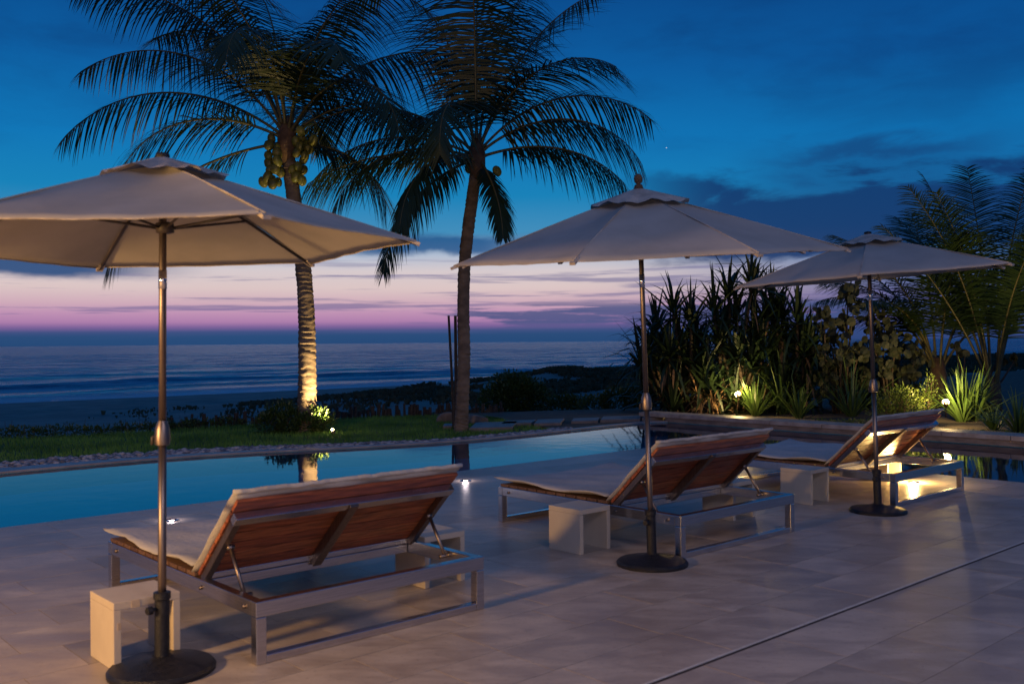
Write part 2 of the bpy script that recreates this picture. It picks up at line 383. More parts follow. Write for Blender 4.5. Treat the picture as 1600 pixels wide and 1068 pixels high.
grid('beach', A, C, beach_z(AA, CC), M['sand'])
g0 = MB(); g0.add([(-400, -300, -1.8), (500, -300, -1.8), (500, 17.5, -1.8), (-400, 17.5, -1.8)], [(0, 1, 2, 3)])
o = g0.build('ground', M['soil'], kind='structure'); o.rotation_euler = (0, 0, TH)
A = np.concatenate([-np.geomspace(12000, 210, 14), np.linspace(-200, 420, 210), np.geomspace(430, 12000, 14)])
C = np.concatenate([np.linspace(72, 190, 170), np.geomspace(191, 700, 90), np.geomspace(720, 16000, 24)])
AA, CC = np.meshgrid(A, C, indexing='ij')
wob = (fbm(AA / 60, CC / 500, 21) - .47) * 26
Zs = -3.0 + (fbm(AA / 14, CC / 5, 5) - .47) * .45 * sstep(CC, SHORE + 4, SHORE + 30)
for c0, hgt, wd, sd in ((SHORE + 16, .22, 2.4, 2), (SHORE + 30, .55, 2.6, 4), (SHORE + 62, .30, 4, 6), (SHORE + 110, .3, 6, 8)):
    q = (CC + wob - c0) / wd; am = .25 + 1.3 * fbm(AA / 22, CC / 400, sd)
    Zs = Zs + hgt * am * np.exp(-np.where(q < 0, q * 1.8, q * .8) ** 2)
grid('sea', A, C, Zs, M['sea'])

# ------------------------------------------------------------------ pool, deck
WZ = -.035                                     # water level, flush with the deck edge
PE, RE, RW = 9.05, 10.93, 14.66                # near edge (c), deck's right edge (a), right wall (a)
far = [(-16, 10.0), (-9, 11.8), (-3, 12.6), (1, 12.93), (3.2, 13.08), (4.4, 13.12), (5.4, 13.06), (6.4, 12.84), (7.3, 12.52), (8.3, 12.18), (9.4, 11.94),
       (10.7, 11.86), (11.6, 11.88), (13.2, 11.98), (14.3, 11.98), (RW, 11.8)]
def smooth_line(pts, n=6):
    out = []
    for i in range(len(pts) - 1):
        p0, p1, p2, p3 = [Vector((*pts[min(max(i + k, 0), len(pts) - 1)], 0)) for k in (-1, 0, 1, 2)]
        for q in range(n):
            s = q / n
            out.append(.5 * ((2 * p1) + (p2 - p0) * s + (2 * p0 - 5 * p1 + 4 * p2 - p3) * s * s + (3 * p1 - p0 - 3 * p2 + p3) * s ** 3))
    out.append(Vector((*pts[-1], 0))); return [(p.x, p.y) for p in out]
FAR = smooth_line(far)
def offset(line, dd):
    out = []
    for i, p in enumerate(line):
        q0, q1 = line[max(i - 1, 0)], line[min(i + 1, len(line) - 1)]
        tx, ty = q1[0] - q0[0], q1[1] - q0[1]; L = math.hypot(tx, ty)
        out.append((p[0] - ty / L * dd, p[1] + tx / L * dd))
    return out
def poly(name, pts, z, material, kind='structure'):
    m = MB(); m.v = [tuple(W(a, c, z)) for a, c in pts]; m.f = [tuple(range(len(pts)))]
    o = m.build(name, material, kind=kind)
    b = bmesh.new(); b.from_mesh(o.data); bmesh.ops.triangulate(b, faces=b.faces[:])
    for f in b.faces:
        if f.normal.z < 0: f.normal_flip()
    b.to_mesh(o.data); b.free(); return o
outline = [(-16, PE), (RE, PE), (RE, -9), (RW, -9), (RW, 11.8)] + FAR[::-1][1:]
poly('pool_water', outline, WZ, M['water'])
poly('pool_floor', outline, -1.0, M['basin'])
m = MB()
for p, q in zip(outline, outline[1:] + outline[:1]):
    if p[0] == -16 and q[0] == -16: continue
    m.add([W(*p, -1.0), W(*q, -1.0), W(*q, WZ + .012), W(*p, WZ + .012)], [(0, 1, 2, 3)])
m.build('pool_side', M['basin'], kind='structure')
def strip(name, l0, l1, z0, z1, material, kind='structure', lip=None):
    m = MB(); n = len(l0)
    m.v = [tuple(W(*p, z0)) for p in l0] + [tuple(W(*p, z1)) for p in l1]
    m.f = [(i, i + 1, n + i + 1, n + i) for i in range(n - 1)]
    if lip:
        k = len(m.v); m.v += [tuple(W(*p, lip)) for p in l0]
        m.f += [(i + 1, i, k + i, k + i + 1) for i in range(n - 1)]
    return m.build(name, material, kind=kind)
def wd_edge(i, n): return .5 - .28 * (i / n)
off1 = []
for i, p in enumerate(FAR):
    k = .52 - .30 * min(max((p[0] - 3) / 7, 0), 1); off1.append(offset(FAR, k)[i])
strip('pool_edge', FAR, off1, .0, -.015, M['edge'], lip=-.3)
off2 = []
for i, p in enumerate(FAR):
    k = .52 - .30 * min(max((p[0] - 3) / 7, 0), 1); k2 = k + .95 - .78 * min(max((p[0] - 2) / 7.5, 0), 1); off2.append(offset(FAR, k2)[i])
strip('pebble_bed', off1, off2, -.045, -.055, M['soil'])
# pebbles
ico = bmesh.new(); bmesh.ops.create_icosphere(ico, subdivisions=1, radius=1); ico.verts.index_update()
IV = np.array([v.co[:] for v in ico.verts]); IF = np.array([[v.index for v in f.verts] for f in ico.faces]); ico.free()
rng = np.random.default_rng(4)
PV, PF = [], []; k = 0
idx = [i for i in range(len(off1)) if -4 < off1[i][0] < 12.5]
while k < 3300:
    i = int(rng.choice(idx[:-1])); s, q = rng.random(2)
    a = (off1[i][0] * (1 - s) + off1[i + 1][0] * s) * (1 - q) + (off2[i][0] * (1 - s) + off2[i + 1][0] * s) * q
    c = (off1[i][1] * (1 - s) + off1[i + 1][1] * s) * (1 - q) + (off2[i][1] * (1 - s) + off2[i + 1][1] * s) * q
    r = rng.uniform(.024, .056) * np.array([1.3, 1, .62]); th = rng.random() * 6.28
    v = IV * r * rng.uniform(.85, 1.15, IV.shape); v = np.stack([v[:, 0] * np.cos(th) - v[:, 1] * np.sin(th), v[:, 0] * np.sin(th) + v[:, 1] * np.cos(th), v[:, 2]], 1)
    p = W(a, c, -.045 + rng.uniform(0, .03)); PV.append(v + np.array(p)); PF.append(IF + 12 * k); k += 1
o = npmesh('pebbles', np.concatenate(PV), np.concatenate(PF), M['pebble'], smooth=True, kind='stuff')
tag(o, 'strip of small grey river pebbles between pool edge and lawn', 'pebbles')

# lawn
lawn_far = [(-14, 18.4), (2, 18.3), (4.8, 18.2), (6.3, 17.7), (8, 17.55), (11.6, 17.3), (13.0, 16.3), (13.2, 15.2), (12.4, 13.6), (12.2, 12.6)]
lf = smooth_line(lawn_far, 4)
i1 = max(i for i, p in enumerate(off2) if p[0] < 12.2)
lawn_pts = off2[:i1 + 1] + lf[::-1]
poly('lawn', lawn_pts, -.05, M['lawn'])
def inside(a, c, pts):
    a = np.asarray(a); c = np.asarray(c); r = np.zeros(a.shape, bool); n = len(pts)
    for i in range(n):
        (x0, y0), (x1, y1) = pts[i], pts[(i + 1) % n]
        if y0 == y1: continue
        hit = ((y0 > c) != (y1 > c)) & (a < (x1 - x0) * (c - y0) / (y1 - y0) + x0); r ^= hit
    return r
def blades(name, n, arange, crange, pts, h, wd, material, z0, label, cat, seed, kind='stuff'):
    g = np.random.default_rng(seed); a = g.uniform(*arange, n); c = g.uniform(*crange, n); ok = inside(a, c, pts); a, c = a[ok], c[ok]; n = len(a)
    th = g.uniform(0, 6.28, n); hh = g.uniform(.5, 1.2, n) * h * (.55 + .9 * fbm(a / .5, c / .5, 8)); ln = g.uniform(.1, .7, n) * hh; ph = g.uniform(0, 6.28, n)
    X = a * CU - c * SU; Y = a * SU + c * CU
    dx_, dy_ = np.cos(th) * wd / 2, np.sin(th) * wd / 2
    V = np.stack([np.stack([X - dx_, Y - dy_, np.full(n, z0)], 1), np.stack([X + dx_, Y + dy_, np.full(n, z0)], 1),
                  np.stack([X + np.cos(ph) * ln, Y + np.sin(ph) * ln, z0 + hh], 1)], 1).reshape(-1, 3)
    o = npmesh(name, V, np.arange(3 * n).reshape(-1, 3), material, kind=kind); tag(o, label, cat); return o
blades('lawn_grass', 95000, (-3, 13.5), (11.8, 18.5), lawn_pts, .075, .012, M['grass'], -.055, 'short green lawn grass between the pool and the beach', 'grass', 3)

# garden bed right and behind the pool (soil)
garden = [(12.2, 12.6), (13.2, 15.2), (13.0, 16.3), (12.9, 17.0), (14.6, 16.0), (17.5, 14.6), (20, 14.4), (24, 16.5), (60, 18.4), (60, -12), (RW + .38, -12), (RW + .38, 12.15)] + \
         [p for p in offset(FAR, .22)[::-1] if 12.2 < p[0] < RW]
poly('garden_soil', garden, -.02, M['soil'])
# pool wall with coping stones
m = MB()
for a0, z0, z1 in ((RW, -1.0, .06),):
    m.add([W(RW, -9, z0), W(RW, 11.85, z0), W(RW, 11.85, z1), W(RW, -9, z1), W(RW + .42, -9, z0), W(RW + .42, 11.85, z0), W(RW + .42, 11.85, z1), W(RW + .42, -9, z1)],
          [(0, 1, 2, 3), (4, 7, 6, 5), (1, 5, 6, 2), (0, 3, 7, 4), (3, 2, 6, 7)])
pw = m.build('pool_wall', M['poolwall'], kind='structure')
cb = MB(); cb.box((0, 0, 0), (.50, .994, .075), bev=.012); cme = None
c = -8.5
while c < 11.6:
    if cme is None: o = cb.build('coping_stone', M['coping'], pw); cme = o.data
    else: o = link('coping_stone', cme, None, pw)
    o.location = W(RW + .21 + random.uniform(-.006, .006), c + .5, .098 + random.uniform(-.003, .003)); o.rotation_euler = (0, 0, TH + random.uniform(-.004, .004)); c += 1.0
# deck: slab + tiles
m = MB()
slab = [(-14, -8), (RE - .02, -8), (RE - .02, PE - .02), (-14, PE - .02)]
m.v = [tuple(W(a, c, z)) for z in (-1.2, -.0018) for a, c in slab]
m.f = [(4, 5, 6, 7)] + [(i, (i + 1) % 4, 4 + (i + 1) % 4, 4 + i) for i in range(4)]
deck = m.build('deck', M['grout'], kind='structure')
def px(p):
    x = p.x / p.y * 1500; y = (p.z - 1.55) / p.y * 1500; a = R(.5)
    return 800 + x * math.cos(a) - y * math.sin(a), 535 - (x * math.sin(a) + y * math.cos(a))
GAP, RWID, JC = .0040, .405, 2.815
tile_mesh = {}
def tile_me(L, wd):
    key = (round(L, 3), round(wd, 3))
    if key not in tile_mesh:
        b = MB(); b.box((0, 0, -.006), (L - GAP, wd - GAP, .012)); me = bpy.data.meshes.new('tile')
        me.from_pydata(b.v, [], b.f)
        me.materials.append(M['tile']); tile_mesh[key] = me
    return tile_mesh[key]
tiles = []
rows = [(JC + .0235 + i * RWID, RWID) for i in range(15)] + [(JC - .012 - (i + 1) * RWID, RWID) for i in range(16)]
top = JC + .0235 + 15 * RWID
rows.append((top, PE - top))
for (c0, wd) in rows:
    rr = random.Random(int(c0 * 1000)); a = RE
    first = True
    while a > -9:
        L = rr.choice((.405, .61, .61, .61, .81)) if not first else rr.choice((.3, .45, .61))
        first = False; tiles.append((a - L / 2, c0 + wd / 2, L, wd)); a -= L
def vis(t):
    p = W(t[0], t[1])
    if p.y < 3.2: return 0
    x, y = px(p); 
    if -60 < x < 1660 and y < 1150: return t[2] * t[3] / p.y ** 3
    return 0
order = sorted(range(len(tiles)), key=lambda i: -vis(tiles[i])); restm = MB()
for rank, i in enumerate(order):
    a, c, L, wd = tiles[i]
    if rank < 300 and vis(tiles[i]) > 0:
        o = link('tile', tile_me(L, wd), None, deck); o.location = W(a, c, random.uniform(-.0003, .0003)); o.rotation_euler = (0, 0, TH)
    elif W(a, c).y > -3:
        b = MB(); b.box((0, 0, -.006), (L - GAP, wd - GAP, .012)); Mx = Matrix.Rotation(TH, 3, 'Z'); p = W(a, c)
        restm.add([p + Mx @ Vector(q) for q in b.v], b.f)
o = restm.build('tile_field', M['tile'], deck, kind='stuff')
j = MB(); j.bar(W(-9, JC, -.004), W(RE - .01, JC, -.004), .017, .006); j.build('joint_seam', M['joint_dark'], deck)
j = MB(); j.bar(W(-9, JC + .0165, -.0025), W(RE - .01, JC + .0165, -.0025), .013, .009); j.build('joint_trim', M['joint_edge'], deck)

# ------------------------------------------------------------------ deck lights
def deck_light(a, c, label, power, col, lens, group='recessed deck lights'):
    t = thing('deck_light', label, 'light', W(a, c, .001), TH, group)
    m = MB(); m.lathe([(.062, 0), (.062, .006), (.056, .009), (.044, .009), (.044, .004)], 24); m.build('rim', M['chrome'], t, True)
    m = MB(); m.lathe([(.043, .002), (.043, .006), (.030, .008), (.001, .0085)], 20); m.build('lens', lens, t, True)
    light('deck_light_glow', 'POINT', (0, 0, .05), power, col, .03, parent=t)
    return t
deck_light(3.43, 8.33, 'lit recessed deck light beside the left parasol pole, above the left mattress', 1.2, (1, .82, .85), M['lens_cool'])
deck_light(6.80, 8.35, 'lit recessed deck light just off the right top corner of the nearest lounger', 1.2, (1, .82, .85), M['lens_cool'])
deck_light(10.12, 4.80, 'warm lit deck light glowing on the floor under the farthest lounger', 48, (1, .62, .20), M['lens_warm'])

# ------------------------------------------------------------------ loungers
LW, LL = 1.44, 2.0
def make_lounger():
    t = thing('sun_lounger', '', 'sun lounger', (0, 0, 0), TH, 'double sun loungers in a row along the pool')
    S = M['steel']; zt = .305; rh = .075; tw = .055
    for x in (tw / 2, LW - tw / 2):
        m = MB(); m.bar((x, tw + .001, zt - rh / 2), (x, LL - tw - .001, zt - rh / 2), tw - .002, rh, bev=.004); m.build('side_rail', S, t)
    for y in (tw / 2, LL - tw / 2):
        m = MB(); m.bar((0, y, zt - rh / 2 + .001), (LW, y, zt - rh / 2 + .001), tw, rh, bev=.004); m.build('end_rail', S, t)
        m = MB(); m.bar((tw + .001, y, .022), (LW - tw - .001, y, .022), tw - .004, .042, bev=.004); m.build('floor_bar', S, t)
        for x in (tw / 2, LW - tw / 2):
            m = MB(); m.box((x, y, (zt - rh) / 2), (tw, tw, zt - rh - .001), bev=.004); m.build('leg', S, t)
    hy = .68
    for x in (-.004, LW + .004):
        for y in (.62, 1.86, .12):
            m = MB(); m.tube([(x - .004, y, zt - .04), (x + .004, y, zt - .04)], .011, 10); m.build('bolt', M['steel_dark'], t, True)
    # platform slats under the mattress
    n = 11; y0 = hy + .03; st = (LL - .02 - y0) / n; sm = None
    for i in range(n):
        if sm is None:
            m = MB(); m.box((0, 0, 0), (LW - .012, st - .014, .022), bev=.003); o = m.build('slat', M['teak_dark'], t); sm = o.data
        else: o = link('slat', sm, None, t)
        o.location = (LW / 2, y0 + (i + .5) * st, zt + .013)
    # mattress: thin pad with a wavy hem
    nx, ny = 26, 34; V = []; rr = random.Random(3)
    def pad(nx, ny, fx, fy, fz, th):
        V = []; F = []
        for s in (1, 0):
            for i in range(nx + 1):
                for j in range(ny + 1):
                    x, y = fx(i / nx, j / ny), fy(i / nx, j / ny); z = fz(i / nx, j / ny)
                    e = min(i, nx - i, j, ny - j); rnd = (1 - min(e, 2) / 2) ** 2 * th * .42
                    ins = 0 if e else 0.0
                    V.append((x, y, z + (th - rnd if s else rnd)))
        N = (nx + 1) * (ny + 1); q = lambda i, j: i * (ny + 1) + j
        for i in range(nx):
            for j in range(ny):
                F.append((q(i, j), q(i + 1, j), q(i + 1, j + 1), q(i, j + 1))); F.append(tuple(N + k for k in (q(i, j), q(i, j + 1), q(i + 1, j + 1), q(i + 1, j))))
        ring = [q(i, 0) for i in range(nx + 1)] + [q(nx, j) for j in range(1, ny + 1)] + [q(i, ny) for i in range(nx - 1, -1, -1)] + [q(0, j) for j in range(ny - 1, 0, -1)]
        for k in range(len(ring)): a, b = ring[k], ring[(k + 1) % len(ring)]; F.append((b, a, N + a, N + b))
        m = MB(); m.v = V; m.f = F; return m
    def wav(s, k): return .006 * math.sin(s * 17 + k) + .004 * math.sin(s * 41 + k * 2)
    def fz(u_, v_):
        e = min(u_, 1 - u_); lift = .022 * math.exp(-e * 14) * (1 + .8 * math.sin(v_ * 11 + u_ * 2)) * .7
        crn = .03 * math.exp(-((1 - v_) * 9)) * (math.exp(-u_ * 9) + .5 * math.exp(-(1 - u_) * 9))
        return zt + .027 + lift + crn + .004 * math.sin(v_ * 9 + u_ * 5) + .003 * math.sin(u_ * 23 + v_ * 13)
    m = pad(28, 40, lambda a, b: -.012 + a * (LW + .024) + wav(b, 1) * (1 if a < .5 else -1), lambda a, b: hy + .05 + b * (LL + .03 - hy - .05) + wav(a, 4), fz, .034)
    o = m.build('mattress', M['cushion'], t, True)
    # backrest
    hz = zt + .008; top = Vector((0, -.47, .45)); Ls = top.length; dv = top.normalized(); nv = Vector((0, -dv.z * -1, 0)); nv = Vector((0, dv.z, -dv.y)).normalized()
    def bp(x, s, n): return Vector((x, hy, hz)) + dv * s + nv * n
    rot = Matrix((Vector((1, 0, 0)), dv, nv)).transposed()
    back = MB()
    nb = 7; sl = Ls / nb
    br = None
    for i in range(nb):
        m = MB(); m.box(bp(LW / 2, (i + .5) * sl, .011), (LW - .03, sl - .009, .020), rot, .002); o = m.build('back_slat', M['teak'], t)
    for x in (.045, LW - .045):
        m = MB(); m.bar(bp(x, .0, -.022), bp(x, Ls - .09, -.022), .04, .042, up=nv, bev=.003); m.build('back_side_bar', M['steel_dark'], t)
    m = MB(); m.bar(bp(LW / 2, -.02, -.030), bp(LW / 2, Ls - .10, -.030), .055, .055, up=nv, bev=.003); cbm = m.build('back_centre_bar', M['steel_dark'], t)
    m = MB(); m.bar(bp(.02, Ls - .115, -.024), bp(LW - .02, Ls - .115, -.024), .055, .046, up=nv, bev=.003); m.build('back_top_bar', S, t)
    m = MB(); m.bar((.06, hy - .005, hz - .005), (LW - .06, hy - .005, hz - .005), .03, .03, bev=.003)
    m.bar((.06, hy + .012, hz - .055), (LW - .06, hy + .012, hz - .055), .022, .05, bev=.003); m.build('hinge_bar', S, t)
    for x in (.075, LW - .075):
        a = bp(x, Ls * .48, -.045); b = Vector((x, .27, zt - .028))
        m = MB(); m.tube([a, b], .011, 10); m.tube([a + Vector((-.02, 0, 0)), a + Vector((.02, 0, 0))], .014, 10); m.build('support_rod', M['steel_dark'], t, True)
        m = MB(); m.tube([b + Vector((-.04, 0, 0)), b + Vector((.04, 0, 0))], .012, 10); m.build('pivot_bolt', M['steel_dark'], t, True)
    # back cushion, folded over the top edge
    def cz(u_, v_): return .006 * math.sin(u_ * 19 + v_ * 3) * v_ + .003 * math.sin(v_ * 17 + u_ * 31)
    m = pad(30, 16, lambda a, b: -.010 + a * (LW + .020), lambda a, b: -.01 + b * (Ls + .05), lambda a, b: .024 + cz(a, b), .026)
    m.v = [tuple(bp(v[0], v[1], v[2])) for v in m.v]; m.build('back_cushion', M['cushion'], t, True)
    m = MB(); rr = random.Random(8)
    ribs = []
    for i in range(31):
        x = -.008 + (LW + .016) * i / 30; ribs.append((bp(x, Ls + .038 + rr.uniform(-.004, .004), .036 + rr.uniform(-.003, .003))))
    m.tube(ribs, .0125, 10); m.build('cushion_hem', M['cushion'], t, True)
    return t
L1 = make_lounger(); L1.location = W(2.17, 4.27)
L2 = copy_tree(L1); L2.location = W(5.43, 4.26); L2.rotation_euler.z = TH - R(.8)
L3 = copy_tree(L1); L3.location = W(8.50, 4.20); L3.rotation_euler.z = TH - R(.5)
L1['label'] = 'nearest double sun lounger, red teak back towards us, beside the left parasol'
L2['label'] = 'middle double sun lounger, dark raised back, by the middle parasol base'
L3['label'] = 'farthest double sun lounger, slatted back glowing yellow from below, by the right parasol'

# ------------------------------------------------------------------ U-shaped stools
def stool(a, c, rz, label, scuff=False):
    t = thing('side_table', label, 'side table', W(a, c), TH + rz, 'square white side tables by the loungers')
    s = .325; th = .036
    m = MB(); m.box((s / 2, s / 2, s - th / 2), (s, s, th), bev=.003); m.build('table_top', M['stool'], t)
    for x in (th / 2, s - th / 2):
        m = MB(); m.box((x, s / 2, (s - th) / 2), (th, s, s - th - .001), bev=.003); m.build('side_panel', M['stool'], t)
    if scuff:
        for pc, ps in (((.105, -.0005, s - th * .55), (.04, .003, .036)), ((.026, -.0005, .21), (.016, .003, .034)), ((th / 2, -.0005, .012), (th - .006, .003, .02))):
            m = MB(); m.box(pc, ps); m.build('paint_chip', M['scuff'], t)
    return t
stool(1.637, 4.665, 0, 'cream side table behind the left parasol pole, nearest to us, warmly lit side', True)
stool(3.63, 4.87, 0, 'side table on the far side of the nearest lounger, behind its raised back')
stool(5.02, 4.855, 0, 'cream side table left of the middle parasol pole, beside the middle lounger')
stool(6.90, 4.85, 0, 'dark side table seen through the frame of the middle lounger')
stool(8.075, 4.81, 0, 'side table left of the right parasol pole, beside the farthest lounger')
stool(9.98, 5.02, 0, 'brightly lit side table behind the farthest lounger, glowing yellow')

# ------------------------------------------------------------------ parasols
def parasol(base, apex, tilt, rot, n, Rr, drop, label, tall):
    bx, by = base; t = thing('parasol', label, 'parasol', (bx, by, 0), 0, 'parasols standing beside the loungers')
    A0 = Vector((apex[0] - bx, apex[1] - by, apex[2]))
    ax = Vector((tilt[0], tilt[1], 1)).normalized(); e1 = (Vector((1, 0, 0)) - ax * ax.x).normalized(); e2 = ax.cross(e1)
    m = MB(); m.lathe([(.246, 0), (.248, .018), (.235, .032), (.12, .052), (.06, .066), (.045, .075)], 40); o = m.build('base', M['iron'], t); autosmooth(o, 30)
    pl = lambda z: Vector((A0.x * z / A0.z, A0.y * z / A0.z, z))
    m = MB(); m.tube([pl(.06), pl(.34), pl(.345), pl(.375), pl(.378)], [.034, .034, .040, .040, .03], 20); sl = m.build('sleeve', M['iron'], t); autosmooth(sl, 40)
    kd = Vector((-.62, -.78, 0)).normalized(); kp = pl(.30)
    m = MB(); m.tube([kp + kd * .03, kp + kd * .052, kp + kd * .053, kp + kd * .078], [.008, .008, .02, .018], 12); o = m.build('knob', M['iron'], sl); autosmooth(o, 40)
    m = MB(); m.tube([pl(.10), pl(1.10)], .0195, 18); m.build('lower_pole', M['steel_dark'], t, True)
    m = MB(); m.tube([pl(1.07), pl(1.075), pl(1.10), pl(1.15), pl(1.17), pl(1.19)], [.02, .034, .038, .034, .028, .02], 18); cr = m.build('crank_housing', M['steel_dark'], t); autosmooth(cr, 40)
    m = MB(); q = pl(1.12); m.tube([q + Vector((-.03, 0, 0)), q + Vector((-.045, -.01, -.01)), q + Vector((-.046, -.01, -.045))], .007, 8); m.build('crank_handle', M['rib'], cr, True)
    m = MB(); m.tube([pl(1.18), pl(A0.z - .02)], .0175, 18); m.build('upper_pole', M['steel_dark'], t, True)
    zc = A0.z - drop - .115; m = MB(); m.tube([pl(zc - .09), pl(zc)], .0195, 18); m.build('tilt_collar', M['chrome'], t, True)
    hubp = A0 - ax * (drop * .76)
    m = MB(); m.tube([hubp - ax * .035, hubp - ax * .03, hubp + ax * .015, hubp + ax * .02], [.025, .042, .042, .025], 16); m.build('runner', M['rib'], t, True)
    def cp(k, s, dn=0):     # point on rib k at fraction s
        a = rot + k * 2 * math.pi / n
        return A0 + (e1 * math.cos(a) + e2 * math.sin(a)) * Rr * s - ax * (drop * (s ** 1.06) + dn)
    for k in range(n):
        m = MB(); m.tube([cp(k, .03, .02), cp(k, .5, .016), cp(k, .995, .013)], .0075, 6); rb = m.build('rib', M['rib'], t, True)
        m = MB(); m.tube([hubp + (cp(k, .5) - A0).normalized() * .03, cp(k, .5, .022)], .0065, 6); m.build('strut', M['rib'], rb, True)
    # canopy panels with a little sag between the ribs
    ns, nt = 14, 10
    for k in range(n):
        V = []; F = []
        for i in range(ns + 1):
            s = .05 + .95 * i / ns
            for j in range(nt + 1):
                f = j / nt; bow = 4 * f * (1 - f)
                p = cp(k, s).lerp(cp(k + 1, s), f)
                rad = (p - A0) - ax * (p - A0).dot(ax)
                p = p - rad * (.030 * bow * s) - ax * (.022 * bow * math.sin(math.pi * min(s, 1)) + .004 * math.sin(s * 9 + k * 2 + f * 6) + .0025 * math.sin(f * 31 + s * 5 + k) * s * bow)
                V.append(p)
        N = len(V); V = [p + ax * .0012 for p in V] + [p - ax * .0012 for p in V]; q = lambda i, j: i * (nt + 1) + j
        for i in range(ns):
            for j in range(nt):
                F.append((q(i, j), q(i + 1, j), q(i + 1, j + 1), q(i, j + 1))); F.append(tuple(N + z for z in (q(i, j), q(i, j + 1), q(i + 1, j + 1), q(i + 1, j))))
        for j in range(nt): F.append((q(ns, j), N + q(ns, j), N + q(ns, j + 1), q(ns, j + 1)))
        m = MB(); m.add(V, F); pn = m.build('canopy_panel', M['canvas'], t, True)
        # stitched seam over the rib
        m = MB(); m.tube([cp(k, .24 + .76 * i / 8) + ax * .003 for i in range(9)], .0042, 5); m.build('seam', M['canvas_worn'], pn, True)
        # rib-end pocket
        m = MB(); m.bar(cp(k, .955, .006), cp(k, 1.012, .010), .035, .016, up=ax); m.build('rib_pocket', M['canvas_worn'], pn)
        m = MB(); hem = []
        for j in range(nt + 1): hem.append(V[q(ns, j)] - ax * .004)
        m.tube(hem, .0028, 6); m.build('hem', M['canvas_worn'], pn, True)
    # vent cap, a little ruffled
    V = []; F = []; nr, na = 6, 48; rr = random.Random(n + int(bx * 10))
    for i in range(nr + 1):
        s = .26 * i / nr
        for j in range(na):
            kf = j / na * n; k = int(kf); f = kf - k; p = cp(k, s).lerp(cp(k + 1, s), f)
            ru = (.010 * math.sin(j * 1.7) + .008 * math.sin(j * .9 + 2)) * (i / nr) ** 2
            V.append(p + ax * (.038 + ru - .006 * (i / nr)))
    for i in range(nr):
        for j in range(na): F.append((i * na + j, (i + 1) * na + j, (i + 1) * na + (j + 1) % na, i * na + (j + 1) % na))
    m = MB(); m.add(V, F); m.build('vent_cap', M['canvas_worn'], t, True)
    f0 = A0 + ax * (.02 if tall else .0)
    m = MB()
    if tall: m.tube([f0, f0 + ax * .035, f0 + ax * .04, f0 + ax * .055, f0 + ax * .08, f0 + ax * .10, f0 + ax * .112], [.038, .026, .014, .027, .032, .024, .005], 16)
    else: m.tube([f0, f0 + ax * .03, f0 + ax * .034, f0 + ax * .05, f0 + ax * .055], [.03, .028, .034, .030, .006], 16)
    m.build('finial', M['fibre'] if tall else M['iron'], t, True)
    return t
parasol((-1.68, 4.57), (-1.667, 4.605, 2.418), (-.024, .005), .126, 6, 1.20, .395, 'large parasol at left, warm tan underside and open ribs, nearest to us', False)
parasol((.96, 6.66), (.888, 6.66, 2.575), (-.035, -.082), .37, 8, 1.37, .45, 'middle parasol with a ball finial, canopy tilted towards us', True)
parasol((3.27, 8.61), (3.19, 8.58, 2.455), (-.072, -.018), .10, 6, 1.25, .355, 'small parasol at right, farthest away, canopy leaning to the left', False)

# ------------------------------------------------------------------ plants: helpers
def frond_geo(root, az_, e0, bend, L, rng, leaf=1.12, nl=80, wd=.033, bare=.14, tw=0.0, hang=1.0, rr0=.028, curl=1.3, sweep=.0):
    """coconut frond: curved midrib and hanging leaflets; returns (rachis MB, leaflet MB)"""
    ra, lf = MB(), MB(); N = 26; pts = [Vector(root)]; dirs = []
    for i in range(N):
        s = (i + .5) / N; e = e0 - bend * s ** curl; a = az_ + sweep * s
        dv = Vector((math.cos(a) * math.cos(e), math.sin(a) * math.cos(e), math.sin(e))); dirs.append(dv); pts.append(pts[-1] + dv * (L / N))
    dirs.append(dirs[-1])
    ra.tube(pts, [rr0 * (1 - .86 * (i / N)) * (1.5 if i == 0 else 1) for i in range(N + 1)], 6, False)
    for sd in (-1, 1):
        for k in range(nl):
            s = bare + (1 - bare) * (k + rng.uniform(.1, .9)) / nl
            if rng.random() < .03: continue
            x = min(s * N, N - .001); i = int(x); p = pts[i].lerp(pts[i + 1], x - i); dv = dirs[i]
            side = dv.cross(Vector((0, 0, 1)));
            if side.length < .05: side = Vector((-math.sin(az_), math.cos(az_), 0))
            side.normalize(); up = side.cross(dv).normalized()
            side = side * math.cos(tw) + up * math.sin(tw)
            q = (s - bare) / (1 - bare); ll = leaf * (.45 + .75 * math.sin(math.pi * min(1, (q * .86 + .14))) ** .8) * rng.uniform(.85, 1.1)
            if q > .9: ll *= .8
            fw = .28 + .55 * q + rng.uniform(-.08, .08)
            d0 = (side * sd * .85 + dv * fw + up * rng.uniform(-.02, .22) - Vector((0, 0, .42 * hang * (.5 + q)))).normalized()
            g = Vector((0, 0, -1)) * hang; wv = dv.cross(d0).cross(d0).normalized() if dv.cross(d0).length > .01 else up
            wv = d0.cross(up).normalized()
            segs = 4; P0 = p; dcur = d0; V = []
            for j in range(segs + 1):
                f = j / segs; hw = wd / 2 * (1.0 - f ** 1.8) * (.75 if j == 0 else 1) + .001
                V += [P0 - wv * hw, P0 + wv * hw]
                dcur = (dcur + g * (.16 + .20 * rng.random()) * (.35 + 1.2 * f)).normalized(); P0 = P0 + dcur * (ll / segs)
            lf.add(V, [(2 * j, 2 * j + 1, 2 * j + 3, 2 * j + 2) for j in range(segs)])
    return ra, lf, pts
def add_frond(tree, root, material, pet, **kw):
    ra, lf, pts = frond_geo(root, **kw)
    o = lf.build('frond', material, tree); ra.build('midrib', pet, o, True); return o
